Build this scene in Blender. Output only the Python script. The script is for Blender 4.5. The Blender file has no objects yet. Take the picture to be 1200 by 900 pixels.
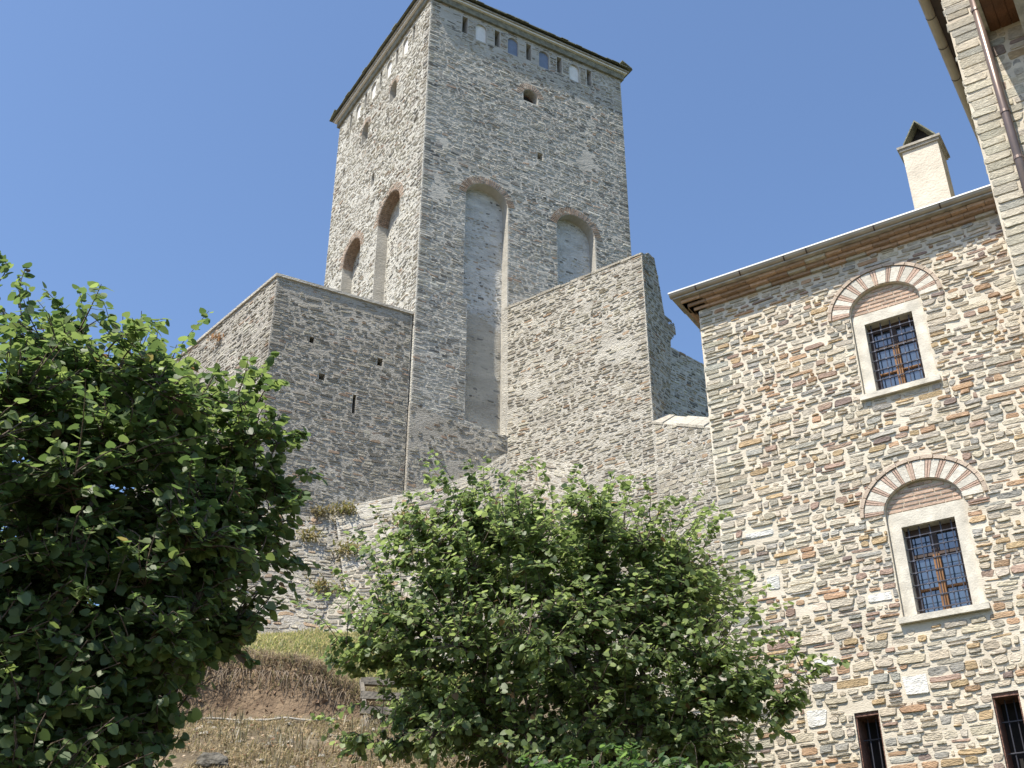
import bpy, math, random
import numpy as np
from mathutils import Vector, noise
from mathutils.geometry import tessellate_polygon

S = bpy.context.scene
R = math.radians
# ------------------------------------------------------------------ camera, sky, sun, exposure
CAM = np.array([0.0, 0.0, 1.6])
FPX = 1370.0                                   # focal length in pixels of a 1200 px wide picture
PITCH = 30.41
cam_data = bpy.data.cameras.new("camera")
cam = bpy.data.objects.new("camera", cam_data)
S.collection.objects.link(cam)
cam.location = CAM
cam.rotation_euler = (R(90 + PITCH), 0, 0)
cam_data.sensor_width = 36.0
cam_data.lens = 36.0 * FPX / 1200.0
cam_data.clip_start = 0.1
cam_data.clip_end = 3000.0
S.camera = cam
S.render.resolution_x, S.render.resolution_y = 1024, 768

SUN_AZ, SUN_EL = -135.0, 60.0
world = bpy.data.worlds.new("World")
S.world = world
world.use_nodes = True
wn = world.node_tree.nodes
sky = wn.new("ShaderNodeTexSky")
sky.sky_type = 'NISHITA'
sky.sun_disc = False
sky.sun_elevation = R(SUN_EL)
sky.sun_rotation = R(SUN_AZ)
sky.altitude = 300.0
sky.air_density = 1.0
sky.dust_density = 1.0
sky.ozone_density = 4.6
bgn = wn["Background"]
world.node_tree.links.new(sky.outputs[0], bgn.inputs[0])
bgn.inputs[1].default_value = 0.15
sun_data = bpy.data.lights.new("sun", 'SUN')
sun_data.energy = 5.0
sun_data.angle = R(0.53)
sun_data.color = (1.0, 0.94, 0.83)
sun = bpy.data.objects.new("sun", sun_data)
S.collection.objects.link(sun)
_s = Vector((math.cos(R(SUN_EL)) * math.sin(R(SUN_AZ)), math.cos(R(SUN_EL)) * math.cos(R(SUN_AZ)), math.sin(R(SUN_EL))))
sun.rotation_euler = (-_s).to_track_quat('-Z', 'Y').to_euler()
sun.location = (-30, -30, 60)
S.view_settings.view_transform = 'Standard'
S.view_settings.look = 'None'
S.view_settings.gamma = 1.0
S.view_settings.exposure = 0.6
S.view_settings.use_curve_mapping = False

# ------------------------------------------------------------------ helpers
_th = R(PITCH)
def at(px, py, dist):
    """point of the place seen at a picture position, at a horizontal distance from the viewer"""
    u = (px - 600) / FPX; v = (450 - py) / FPX
    d = np.array([u, math.cos(_th) - v * math.sin(_th), math.sin(_th) + v * math.cos(_th)])
    return CAM + d / math.hypot(d[0], d[1]) * dist
def azd(a):
    return np.array([math.sin(R(a)), math.cos(R(a)), 0.0])
ZUP = np.array([0.0, 0.0, 1.0])

class Plane:
    """wall plane: u runs along it, v is height above z=0, h is the distance out of the face"""
    def __init__(self, p0, udir, ndir):
        self.p = np.array([p0[0], p0[1], 0.0]); self.u = udir; self.n = ndir
    def __call__(self, u, v, h=0.0):
        return self.p + self.u * u + self.n * h + ZUP * v
    def off(self, h):
        return Plane(self.p + self.n * h, self.u, self.n)

class MB:
    """collects shapes and links them as ONE mesh object"""
    def __init__(self):
        self.v = []; self.f = []; self.c = []; self.m = []; self.slot = 0
    def add(self, verts, faces, col=None):
        k = len(self.v)
        self.v.extend([tuple(p) for p in verts])
        self.f.extend([tuple(i + k for i in fc) for fc in faces])
        self.c.extend([col or (0.5, 0.5, 0.5)] * len(verts)); self.m.extend([self.slot] * len(faces))
    def hexa(self, p, col=None):
        self.add(p, [(0, 3, 2, 1), (4, 5, 6, 7), (0, 1, 5, 4), (1, 2, 6, 5), (2, 3, 7, 6), (3, 0, 4, 7)], col)
    def pbox(self, P, u0, u1, v0, v1, h0, h1, col=None):
        self.hexa([P(u0, v0, h0), P(u1, v0, h0), P(u1, v0, h1), P(u0, v0, h1),
                   P(u0, v1, h0), P(u1, v1, h0), P(u1, v1, h1), P(u0, v1, h1)], col)
    def tube(self, pts, rad, sides=6, col=None, cap=True):
        pts = [np.asarray(p, float) for p in pts]
        n = len(pts); vs = []; fs = []
        if not hasattr(rad, '__len__'): rad = [rad] * n
        ref = np.array([0.31, 0.17, 0.93])
        for i in range(n):
            t = pts[min(i + 1, n - 1)] - pts[max(i - 1, 0)]
            t = t / (np.linalg.norm(t) + 1e-9)
            a = np.cross(t, ref); la = np.linalg.norm(a)
            if la < 1e-3: a = np.cross(t, np.array([1.0, 0, 0])); la = np.linalg.norm(a)
            a /= la; b = np.cross(t, a)
            for k in range(sides):
                w = 2 * math.pi * k / sides
                vs.append(pts[i] + (a * math.cos(w) + b * math.sin(w)) * rad[i])
        for i in range(n - 1):
            for k in range(sides):
                k2 = (k + 1) % sides
                fs.append((i * sides + k, i * sides + k2, (i + 1) * sides + k2, (i + 1) * sides + k))
        if cap:
            fs.append(tuple(range(sides))[::-1]); fs.append(tuple((n - 1) * sides + k for k in range(sides)))
        self.add(vs, fs, col)
    def prism(self, P, poly, h0, h1, col=None):
        """extrude a (u,v) outline from h0 to h1 (may be non-convex)"""
        n = len(poly)
        vs = [P(u, v, h0) for u, v in poly] + [P(u, v, h1) for u, v in poly]
        fs = [(i, (i + 1) % n, n + (i + 1) % n, n + i) for i in range(n)]
        tris = tessellate_polygon([[Vector((u, v, 0)) for u, v in poly]])
        fs += [tuple(t)[::-1] for t in tris] + [tuple(n + i for i in t) for t in tris]
        self.add(vs, fs, col)
    def sheet(self, P, poly, holes=(), h=0.0, col=None):
        loops = [poly] + list(holes)
        tris = tessellate_polygon([[Vector((u, v, 0)) for u, v in lp] for lp in loops])
        flat = [q for lp in loops for q in lp]
        self.add([P(u, v, h) for u, v in flat], [tuple(t) for t in tris], col)
    def reveal(self, P, poly, h0, h1, col=None):
        n = len(poly)
        self.add([P(u, v, h0) for u, v in poly] + [P(u, v, h1) for u, v in poly],
                 [(i, (i + 1) % n, n + (i + 1) % n, n + i) for i in range(n)], col)
    def build(self, name, mat, parent=None, smooth=False, fixn=True):
        me = bpy.data.meshes.new(name)
        me.from_pydata(self.v, [], self.f)
        ca = me.color_attributes.new("tint", 'FLOAT_COLOR', 'POINT')
        arr = np.ones((len(self.v), 4), np.float32)
        if self.c: arr[:, :3] = np.array(self.c, np.float32)
        ca.data.foreach_set("color", arr.ravel())
        for q in (mat if isinstance(mat, (list, tuple)) else [mat]): me.materials.append(q)
        if max(self.m, default=0): me.polygons.foreach_set('material_index', self.m)
        if fixn and len(self.f) < 4000:
            import bmesh
            bm = bmesh.new(); bm.from_mesh(me)
            bmesh.ops.recalc_face_normals(bm, faces=bm.faces)
            bm.to_mesh(me); bm.free()
        if smooth:
            me.polygons.foreach_set("use_smooth", [True] * len(me.polygons))
        me.update()
        o = bpy.data.objects.new(name, me)
        S.collection.objects.link(o)
        if parent is not None: put(o, parent)
        return o

def put(o, parent):
    o.parent = parent
    top = parent
    loc = Vector((0, 0, 0))
    while top is not None:
        loc += Vector(top.location); top = top.parent
    o.matrix_parent_inverse.identity()
    o.location = -loc                          # meshes are written in world coordinates

def tag(o, label=None, cat=None, group=None, kind=None):
    if label: o['label'] = label
    if cat: o['category'] = cat
    if group: o['group'] = group
    if kind: o['kind'] = kind
    return o
def thing(name, label, cat, loc, group=None):
    o = bpy.data.objects.new(name, None)
    o.empty_display_size = 0.3
    S.collection.objects.link(o)
    o.location = tuple(float(q) for q in loc)
    return tag(o, label, cat, group)

# ------------------------------------------------------------------ materials
def new_mat(name):
    m = bpy.data.materials.new(name); m.use_nodes = True
    nt = m.node_tree
    return m, nt, nt.nodes, nt.links, nt.nodes["Principled BSDF"]
def mat_plain(name, col, rough=0.7, metal=0.0, var=0.15, scale=6.0, bump=0.0, bscale=40.0, spec=0.5, stretch=(1, 1, 1)):
    m, nt, N, L, B = new_mat(name)
    tc = N.new("ShaderNodeTexCoord"); mp = N.new("ShaderNodeMapping"); mp.inputs['Scale'].default_value = stretch
    L.new(tc.outputs['Object'], mp.inputs[0])
    nz = N.new("ShaderNodeTexNoise"); nz.inputs['Scale'].default_value = scale; nz.inputs['Detail'].default_value = 6
    L.new(mp.outputs[0], nz.inputs['Vector'])
    rp = N.new("ShaderNodeValToRGB"); rp.color_ramp.elements[0].position = 0.3; rp.color_ramp.elements[1].position = 0.7
    rp.color_ramp.elements[0].color = tuple(c * (1 - var) for c in col) + (1,)
    rp.color_ramp.elements[1].color = tuple(min(1, c * (1 + var)) for c in col) + (1,)
    L.new(nz.outputs[0], rp.inputs[0]); L.new(rp.outputs[0], B.inputs['Base Color'])
    B.inputs['Roughness'].default_value = rough; B.inputs['Metallic'].default_value = metal
    B.inputs['Specular IOR Level'].default_value = spec
    if bump:
        n2 = N.new("ShaderNodeTexNoise"); n2.inputs['Scale'].default_value = bscale; n2.inputs['Detail'].default_value = 5
        L.new(mp.outputs[0], n2.inputs['Vector'])
        b = N.new("ShaderNodeBump"); b.inputs['Strength'].default_value = bump; b.inputs['Distance'].default_value = 0.05
        L.new(n2.outputs[0], b.inputs['Height']); L.new(b.outputs[0], B.inputs['Normal'])
    return m
BED = (1, 1, 2.6)
def bedded(N, L, tc):
    mp = N.new('ShaderNodeMapping'); mp.inputs['Scale'].default_value = BED
    L.new(tc.outputs['Object'], mp.inputs[0]); return mp.outputs[0]
def mat_tint(name, rough=0.85, scale=9.0, var=0.3, bump=0.6, bscale=30.0, spec=0.3, lichen=None, dist=0.04):
    """colour from the per-piece tint of the mesh, broken up by noise"""
    m, nt, N, L, B = new_mat(name)
    at_ = N.new("ShaderNodeAttribute"); at_.attribute_name = "tint"
    tc = N.new("ShaderNodeTexCoord")
    nz = N.new("ShaderNodeTexNoise"); nz.inputs['Scale'].default_value = scale; nz.inputs['Detail'].default_value = 8
    nz.inputs['Roughness'].default_value = 0.65
    L.new(bedded(N, L, tc), nz.inputs['Vector'])
    mr = N.new("ShaderNodeMapRange"); mr.inputs['From Min'].default_value = 0.3; mr.inputs['From Max'].default_value = 0.7
    mr.inputs['To Min'].default_value = 1 - var; mr.inputs['To Max'].default_value = 1 + var
    L.new(nz.outputs[0], mr.inputs[0])
    mx = N.new("ShaderNodeMix"); mx.data_type = 'RGBA'; mx.blend_type = 'MULTIPLY'; mx.inputs[0].default_value = 1
    L.new(at_.outputs['Color'], mx.inputs[6]); L.new(mr.outputs[0], mx.inputs[7])
    out = mx.outputs[2]
    if lichen:
        col, sc, lo, hi, amt = lichen
        n3 = N.new("ShaderNodeTexNoise"); n3.inputs['Scale'].default_value = sc; n3.inputs['Detail'].default_value = 7
        L.new(tc.outputs['Object'], n3.inputs['Vector'])
        m3 = N.new("ShaderNodeMapRange"); m3.inputs['From Min'].default_value = lo; m3.inputs['From Max'].default_value = hi
        m3.inputs['To Max'].default_value = amt
        L.new(n3.outputs[0], m3.inputs[0])
        mx3 = N.new("ShaderNodeMix"); mx3.data_type = 'RGBA'
        L.new(m3.outputs[0], mx3.inputs[0]); L.new(out, mx3.inputs[6]); mx3.inputs[7].default_value = col + (1,)
        out = mx3.outputs[2]
    L.new(out, B.inputs['Base Color'])
    B.inputs['Roughness'].default_value = rough; B.inputs['Specular IOR Level'].default_value = spec
    n2 = N.new("ShaderNodeTexNoise"); n2.inputs['Scale'].default_value = bscale; n2.inputs['Detail'].default_value = 6
    L.new(bedded(N, L, tc), n2.inputs['Vector'])
    b = N.new("ShaderNodeBump"); b.inputs['Strength'].default_value = bump; b.inputs['Distance'].default_value = dist
    L.new(n2.outputs[0], b.inputs['Height']); L.new(b.outputs[0], B.inputs['Normal'])
    return m
def mat_mortar(name, c1, c2, c3=None, scale=0.6, bump=0.8, bscale=14.0, dist=0.08):
    m, nt, N, L, B = new_mat(name)
    tc = N.new("ShaderNodeTexCoord")
    nz = N.new("ShaderNodeTexNoise"); nz.inputs['Scale'].default_value = scale; nz.inputs['Detail'].default_value = 9
    nz.inputs['Roughness'].default_value = 0.7
    L.new(bedded(N, L, tc), nz.inputs['Vector'])
    rp = N.new("ShaderNodeValToRGB"); e = rp.color_ramp.elements
    e[0].position = 0.32; e[0].color = c1 + (1,); e[1].position = 0.66; e[1].color = c2 + (1,)
    if c3:
        q = e.new(0.5); q.color = c3 + (1,)
    L.new(nz.outputs[0], rp.inputs[0]); L.new(rp.outputs[0], B.inputs['Base Color'])
    B.inputs['Roughness'].default_value = 0.95; B.inputs['Specular IOR Level'].default_value = 0.2
    n2 = N.new("ShaderNodeTexNoise"); n2.inputs['Scale'].default_value = bscale; n2.inputs['Detail'].default_value = 7
    L.new(bedded(N, L, tc), n2.inputs['Vector'])
    b = N.new("ShaderNodeBump"); b.inputs['Strength'].default_value = bump; b.inputs['Distance'].default_value = dist
    L.new(n2.outputs[0], b.inputs['Height']); L.new(b.outputs[0], B.inputs['Normal'])
    return m
def mat_leaf(name):
    m, nt, N, L, B = new_mat(name)
    at_ = N.new("ShaderNodeAttribute"); at_.attribute_name = "tint"
    L.new(at_.outputs['Color'], B.inputs['Base Color'])
    B.inputs['Roughness'].default_value = 0.5; B.inputs['Specular IOR Level'].default_value = 0.6
    tr = N.new("ShaderNodeBsdfTranslucent")
    hs = N.new("ShaderNodeHueSaturation"); hs.inputs['Hue'].default_value = 0.49; hs.inputs['Saturation'].default_value = 1.05; hs.inputs['Value'].default_value = 2.2
    L.new(at_.outputs['Color'], hs.inputs['Color']); L.new(hs.outputs[0], tr.inputs['Color'])
    mix = N.new("ShaderNodeMixShader"); mix.inputs[0].default_value = 0.46
    L.new(B.outputs[0], mix.inputs[1]); L.new(tr.outputs[0], mix.inputs[2])
    L.new(mix.outputs[0], N["Material Output"].inputs['Surface'])
    return m

M = {}
M['tower_mortar'] = mat_mortar("weathered grey lime mortar", (0.345, 0.325, 0.28), (0.52, 0.49, 0.43), (0.43, 0.405, 0.355), 0.45, 0.6, 7.0, 0.05)
M['plaster'] = mat_mortar("pale weathered lime plaster", (0.38, 0.37, 0.34), (0.66, 0.645, 0.60), (0.55, 0.535, 0.50), 1.3, 1.0, 7.0, 0.1)
M['warm_mortar'] = mat_mortar("tan lime mortar", (0.33, 0.30, 0.25), (0.56, 0.52, 0.44), (0.46, 0.43, 0.37), 0.6, 0.9, 10.0, 0.1)
M['shade_mortar'] = mat_mortar("tan lime mortar darkened for shade", (0.28, 0.258, 0.217), (0.47, 0.437, 0.375), (0.375, 0.347, 0.30), 0.6, 0.9, 10.0, 0.1)  # tan mortar darkened to stand for shade on bastion, plinth and footing
M['sunlit_mortar'] = mat_mortar("lime mortar lightened for sun", (0.44, 0.42, 0.37), (0.66, 0.64, 0.57), (0.54, 0.52, 0.46), 0.45, 1.0, 9.0, 0.12)  # tower mortar with sunlight put into its colour, for the left face
M['cream_mortar'] = mat_mortar("cream pointing mortar", (0.52, 0.455, 0.36), (0.70, 0.63, 0.515), (0.60, 0.535, 0.43), 0.9, 0.4, 30.0, 0.02)
M['slate'] = mat_tint("tower slate stone", 0.9, 5.0, 0.28, 0.45, 16.0, 0.3, ((0.52, 0.505, 0.46), 0.42, 0.47, 0.68, 0.55), 0.03)
M['slate_lit'] = mat_tint("whitewashed sun-lightened slate stone", 0.9, 5.0, 0.28, 0.45, 16.0, 0.3, ((0.62, 0.595, 0.53), 0.33, 0.46, 0.62, 0.7), 0.03)  # white patches, made stronger to lighten the sunlit left face
M['rubble'] = mat_tint("bastion rubble stone", 0.9, 7.0, 0.35, 0.8, 22.0, 0.3, ((0.36, 0.32, 0.26), 0.9, 0.52, 0.75, 0.5), 0.06)
M['fieldstone'] = mat_tint("dressed field stone", 0.85, 11.0, 0.33, 0.7, 26.0, 0.3, ((0.40, 0.33, 0.22), 3.0, 0.55, 0.75, 0.35), 0.03)
M['brick'] = mat_tint("fired brick", 0.9, 14.0, 0.25, 0.5, 40.0, 0.2, None, 0.02)
M['travertine'] = mat_plain("cream travertine", (0.57, 0.525, 0.44), 0.8, 0, 0.26, 4.5, 0.2, 40.0, 0.3)
M['white_stone'] = mat_plain("white lime render", (0.74, 0.72, 0.68), 0.85, 0, 0.06, 5.0, 0.3, 20.0, 0.2)
M['blue_fill'] = mat_plain("blue grey slate panel", (0.17, 0.21, 0.29), 0.7, 0, 0.1, 5.0, 0.2, 20.0)
M['dark'] = mat_plain("dark interior", (0.02, 0.018, 0.017), 0.95, 0, 0.2)
M['dark_brick'] = mat_plain("dark red brick soffit", (0.17, 0.09, 0.065), 0.9, 0, 0.3, 12.0, 0.6, 30.0)
M['olive_stone'] = mat_plain("olive lichen covered cornice stone", (0.21, 0.20, 0.15), 0.9, 0, 0.35, 5.0, 0.6, 20.0)
M['roof_slate'] = mat_plain("mossy slate roof", (0.17, 0.175, 0.125), 0.85, 0, 0.4, 4.0, 0.6, 18.0)
M['iron'] = mat_plain("wrought iron", (0.10, 0.10, 0.12), 0.5, 0.6, 0.2)
M['wood'] = mat_plain("brown oak", (0.26, 0.13, 0.055), 0.6, 0, 0.3, 5.0, 0.3, 20.0, 0.3, (4, 4, 0.6))
M['dark_wood'] = mat_plain("dark stained wood", (0.06, 0.035, 0.025), 0.6, 0, 0.3, 6.0)
M['soffit_wood'] = mat_plain("brown soffit boards", (0.15, 0.065, 0.03), 0.7, 0, 0.35, 3.0, 0.3, 16.0)
M['grey_wood'] = mat_plain("weathered grey wood", (0.36, 0.33, 0.28), 0.85, 0, 0.3, 6.0, 0.4, 20.0, 0.2)
M['metal'] = mat_plain("brown painted sheet metal", (0.38, 0.32, 0.24), 0.45, 0.2, 0.15, 3.0)
M['lead'] = mat_plain("pale roof edge sheet", (0.6, 0.6, 0.58), 0.5, 0.1, 0.05)
M['chimney'] = mat_plain("cream chimney render", (0.60, 0.54, 0.45), 0.9, 0, 0.16, 3.0, 0.3, 25.0, 0.2)
M['bark'] = mat_plain("grey brown bark", (0.13, 0.10, 0.08), 0.9, 0, 0.4, 10.0, 0.7, 40.0, 0.2)
M['leaf'] = mat_leaf("broad green leaf")
M['blade'] = mat_leaf("grass blade")
M['rope'] = mat_plain("pale plastic pipe", (0.30, 0.27, 0.22), 0.6, 0, 0.2, 8.0)
gm, gnt, gN, gL, gB = new_mat("window glass")
gB.inputs['Base Color'].default_value = (0.05, 0.075, 0.11, 1); gB.inputs['Roughness'].default_value = 0.06
gB.inputs['Specular IOR Level'].default_value = 0.9; gB.inputs['IOR'].default_value = 1.8
_gz = gN.new("ShaderNodeTexNoise"); _gz.inputs['Scale'].default_value = 2.5
_gb = gN.new("ShaderNodeBump"); _gb.inputs['Strength'].default_value = 0.015; _gb.inputs['Distance'].default_value = 0.05
gL.new(_gz.outputs[0], _gb.inputs['Height']); gL.new(_gb.outputs[0], gB.inputs['Normal'])
M['glass'] = gm

# ------------------------------------------------------------------ masonry
def crossings(poly, v):
    xs = []
    n = len(poly)
    for i in range(n):
        (u0, v0), (u1, v1) = poly[i], poly[(i + 1) % n]
        if (v0 <= v < v1) or (v1 <= v < v0):
            xs.append(u0 + (v - v0) / (v1 - v0) * (u1 - u0))
    xs.sort()
    return xs
def span(poly, v0, v1):
    lo, hi = None, None
    for k in range(5):
        xs = crossings(poly, v0 + (v1 - v0) * (0.02 + 0.96 * k / 4))
        if len(xs) >= 2:
            lo = xs[0] if lo is None else min(lo, xs[0]); hi = xs[-1] if hi is None else max(hi, xs[-1])
    return None if lo is None else (lo, hi)
def clip_convex(pts, poly):
    area = sum(poly[i][0] * poly[(i + 1) % len(poly)][1] - poly[(i + 1) % len(poly)][0] * poly[i][1] for i in range(len(poly)))
    sg = 1 if area > 0 else -1
    out = pts
    for i in range(len(poly)):
        a, b = poly[i], poly[(i + 1) % len(poly)]
        src, out = out, []
        for k in range(len(src)):
            p, q = src[k], src[(k + 1) % len(src)]
            dp = sg * ((b[0] - a[0]) * (p[1] - a[1]) - (b[1] - a[1]) * (p[0] - a[0]))
            dq = sg * ((b[0] - a[0]) * (q[1] - a[1]) - (b[1] - a[1]) * (q[0] - a[0]))
            if dp >= 0: out.append(p)
            if (dp >= 0) != (dq >= 0):
                t = dp / (dp - dq); out.append((p[0] + (q[0] - p[0]) * t, p[1] + (q[1] - p[1]) * t))
        if len(out) < 3: return []
    return out
def pick(rng, pal):
    r = rng.random() * sum(p[0] for p in pal)
    for w, c in pal:
        r -= w
        if r <= 0: break
    k = rng.uniform(0.82, 1.18)
    return tuple(max(0.01, q * k * rng.uniform(0.985, 1.015)) for q in c)
def add_stone(mb, rng, mapf, u0, u1, v0, v1, gap, proud, bevel, col, clip=None, jit=0.2, warp=None, ragged=1.0, tilt=1.0):
    g = gap * 0.5
    a0, a1 = u0 + g * rng.uniform(.6, 1.3), u1 - g * rng.uniform(.6, 1.3)
    b0, b1 = v0 + g * rng.uniform(.6, 1.3), v1 - g * rng.uniform(.6, 1.3)
    w, h = a1 - a0, b1 - b0
    if w < 0.025 or h < 0.014: return
    r = min(w, h) * rng.uniform(0.08, 0.28) * ragged
    j = lambda s: rng.uniform(-1, 1) * s
    jh = h * jit * 0.45; ju = min(w, h) * jit * .8
    ce = [(a0 + j(ju), b0 + j(jh)), (a1 + j(ju), b0 + j(jh)), (a1 + j(ju), b1 + j(jh)), (a0 + j(ju), b1 + j(jh))]
    rx = min(r * 1.5, w * 0.3)
    pts = [(ce[0][0], ce[0][1] + r), (ce[0][0] + rx, ce[0][1]),
           ((a0 + a1) / 2 + j(w * .2), b0 + j(jh * .8)),
           (ce[1][0] - rx, ce[1][1]), (ce[1][0], ce[1][1] + r),
           (ce[2][0], ce[2][1] - r), (ce[2][0] - rx, ce[2][1]),
           ((a0 + a1) / 2 + j(w * .2), b1 + j(jh * .8)),
           (ce[3][0] + rx, ce[3][1]), (ce[3][0], ce[3][1] - r)]
    if warp: pts = [(p[0], p[1] + warp(p[0], p[1])) for p in pts]
    if clip:
        pts = clip_convex(pts, clip)
        if len(pts) < 4: return
    cu = sum(p[0] for p in pts) / len(pts); cv = sum(p[1] for p in pts) / len(pts)
    p0 = rng.uniform(*proud)
    tu, tv = rng.uniform(-1, 1) * 0.03 * tilt, rng.uniform(-1, 1) * 0.12 * tilt
    n = len(pts)
    ins = min(0.42, bevel / (0.5 * min(w, h)))
    vs = [mapf(p[0], p[1], -0.02) for p in pts]
    for p in pts:
        q = (p[0] + (cu - p[0]) * ins, p[1] + (cv - p[1]) * ins)
        hh = p0 + tu * (q[0] - cu) + tv * (q[1] - cv) + rng.uniform(-1, 1) * 0.004
        vs.append(mapf(q[0], q[1], max(hh, -0.015)))
    fs = [(i, (i + 1) % n, n + (i + 1) % n, n + i) for i in range(n)] + [tuple(range(n, 2 * n))]
    mb.add(vs, fs, col)
def masonry(mb, mapf, poly, holes=(), rows=(0.08, 0.2), widths=(0.2, 0.5), gap=0.02, proud=(0.0, 0.03), bevel=0.015,
            pal=None, seed=1, clip=True, jit=0.25, wav=0.02, skip=None, quoin=(), quoin_pal=None, split=0.12, double=0.0, ragged=1.0):
    rng = random.Random(seed)
    vmin = min(p[1] for p in poly); vmax = max(p[1] for p in poly)
    ph = [rng.uniform(0, 6.28) for _ in range(6)]
    def warp(u, v):
        return wav * (math.sin(u * 1.7 + ph[0] + v * .6) + 0.6 * math.sin(u * 4.1 + ph[1] + v * 1.3) + 0.4 * math.sin(u * 9.3 + ph[2] + v * 2.9))
    v = vmin; carried = []; odd = False
    while v < vmax - 0.02:
        h = min(rng.uniform(*rows) * rng.uniform(0.8, 1.15), vmax - v)
        if vmax - v - h < rows[0] * 0.7: h = vmax - v
        sp = span(poly, v, v + h)
        if sp is None: v += h; continue
        lo, hi = sp
        blocked = list(carried); carried = []
        for hp in holes:
            hv0 = min(q[1] for q in hp); hv1 = max(q[1] for q in hp)
            if hv1 <= v + 0.01 or hv0 >= v + h - 0.01: continue
            s2 = span(hp, max(v, hv0 + .001), min(v + h, hv1 - .001))
            if s2: blocked.append(s2)
        qb = []
        for (side, lw, sw) in quoin:
            wq = (lw if odd else sw) * rng.uniform(0.85, 1.15)
            if side == 'L': qb.append((lo - rng.uniform(-.012, .028), lo + wq))
            else: qb.append((hi - wq, hi + rng.uniform(-.012, .028)))
        odd = not odd
        for (a, b) in qb:
            add_stone(mb, rng, mapf, a, b, v, v + h, gap, (proud[0] + .004, proud[1]), bevel, pick(rng, quoin_pal or pal), None, jit * .4, None, 0.6)
        blocked += qb
        blocked.sort()
        free = []; x = lo
        for a, b in blocked:
            if a > x: free.append((x, a))
            x = max(x, b)
        if x < hi: free.append((x, hi))
        for fa, fb in free:
            u = fa
            while u < fb - 0.015:
                w = rng.uniform(*widths) * (0.55 + 0.9 * rng.random())
                if rng.random() < 0.12: w *= 0.55
                if fb - u - w < widths[0] * 0.5: w = fb - u
                if w > widths[1] * 1.7: w *= 0.5
                u1 = min(fb, u + w)
                if not (skip and skip(u + w / 2, v + h / 2, rng)):
                    r = rng.random()
                    cl = poly if clip else None
                    if r < split and h > rows[0] * 1.1:
                        m = v + h * rng.uniform(0.35, 0.65)
                        add_stone(mb, rng, mapf, u, u1, v, m, gap, proud, bevel, pick(rng, pal), cl, jit, warp, ragged)
                        add_stone(mb, rng, mapf, u, u1, m, v + h, gap, proud, bevel, pick(rng, pal), cl, jit, warp, ragged)
                    elif r < split + double and v + 1.9 * h < vmax and not holes:
                        add_stone(mb, rng, mapf, u, u1, v, v + h * 1.7, gap, proud, bevel, pick(rng, pal), cl, jit, warp, ragged)
                        carried.append((u, u1))
                    else:
                        add_stone(mb, rng, mapf, u, u1, v, v + h, gap, proud, bevel, pick(rng, pal), cl, jit, warp, ragged)
                u = u1
        v += h
def arch_poly(cu, spring, a, b, bottom, n=14, left=None, right=None):
    pts = [(cu - a if left is None else left, bottom), (cu + a if right is None else right, bottom)]
    for k in range(n + 1):
        t = math.pi * k / n
        pts.append((cu + a * math.cos(t), spring + b * math.sin(t)))
    return pts
def rect(u0, u1, v0, v1):
    return [(u0, v0), (u1, v0), (u1, v1), (u0, v1)]
def ring(mb, P, cu, spring, ai, bi, ao, bo, n, h0, h1, colf, fill=0.72, rng=None, t0=0.0, t1=math.pi):
    """wedge-shaped bricks round an arch"""
    for k in range(n):
        c = t0 + (t1 - t0) * (k + 0.5) / n; d = (t1 - t0) / n * fill / 2
        r = lambda a, b, t: (cu + a * math.cos(t), spring + b * math.sin(t))
        col = colf(k)
        hh = h1 + (rng.uniform(-.008, .008) if rng else 0)
        q = [r(ai, bi, c - d), r(ao, bo, c - d), r(ao, bo, c), r(ao, bo, c + d), r(ai, bi, c + d), r(ai, bi, c)]
        mb.prism(P, q, h0, hh, col)

PAL_TOWER = [(5, (0.33, 0.305, 0.262)), (4, (0.39, 0.362, 0.31)), (3, (0.44, 0.412, 0.35)), (3.0, (0.15, 0.142, 0.128)), (0.8, (0.33, 0.24, 0.175)), (1.2, (0.51, 0.48, 0.41))]
PAL_LEFT = [(3, (0.35, 0.325, 0.275)), (4, (0.43, 0.405, 0.345)), (3, (0.50, 0.47, 0.395)), (1.0, (0.2, 0.19, 0.165)), (0.6, (0.34, 0.255, 0.19))]  # stone tones lightened for the sunlit left faces
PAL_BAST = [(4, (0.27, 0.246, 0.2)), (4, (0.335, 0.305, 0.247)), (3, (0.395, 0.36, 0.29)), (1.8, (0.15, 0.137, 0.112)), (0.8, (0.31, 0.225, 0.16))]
PAL_WARM = [(3, (0.33, 0.295, 0.235)), (4, (0.41, 0.37, 0.29)), (3, (0.48, 0.435, 0.345)), (0.8, (0.245, 0.22, 0.18)), (1, (0.39, 0.28, 0.185))]
PAL_FIELD = [(5, (0.43, 0.38, 0.305)), (5, (0.47, 0.405, 0.305)), (2.2, (0.365, 0.345, 0.30)), (2.1, (0.405, 0.265, 0.165)), (1.6, (0.36, 0.255, 0.195)), (4, (0.51, 0.445, 0.345)), (1.8, (0.46, 0.335, 0.195)), (0.5, (0.23, 0.175, 0.15))]
PAL_QUOIN = [(4, (0.41, 0.375, 0.295)), (3, (0.44, 0.40, 0.31)), (2, (0.345, 0.33, 0.28))]

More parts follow.
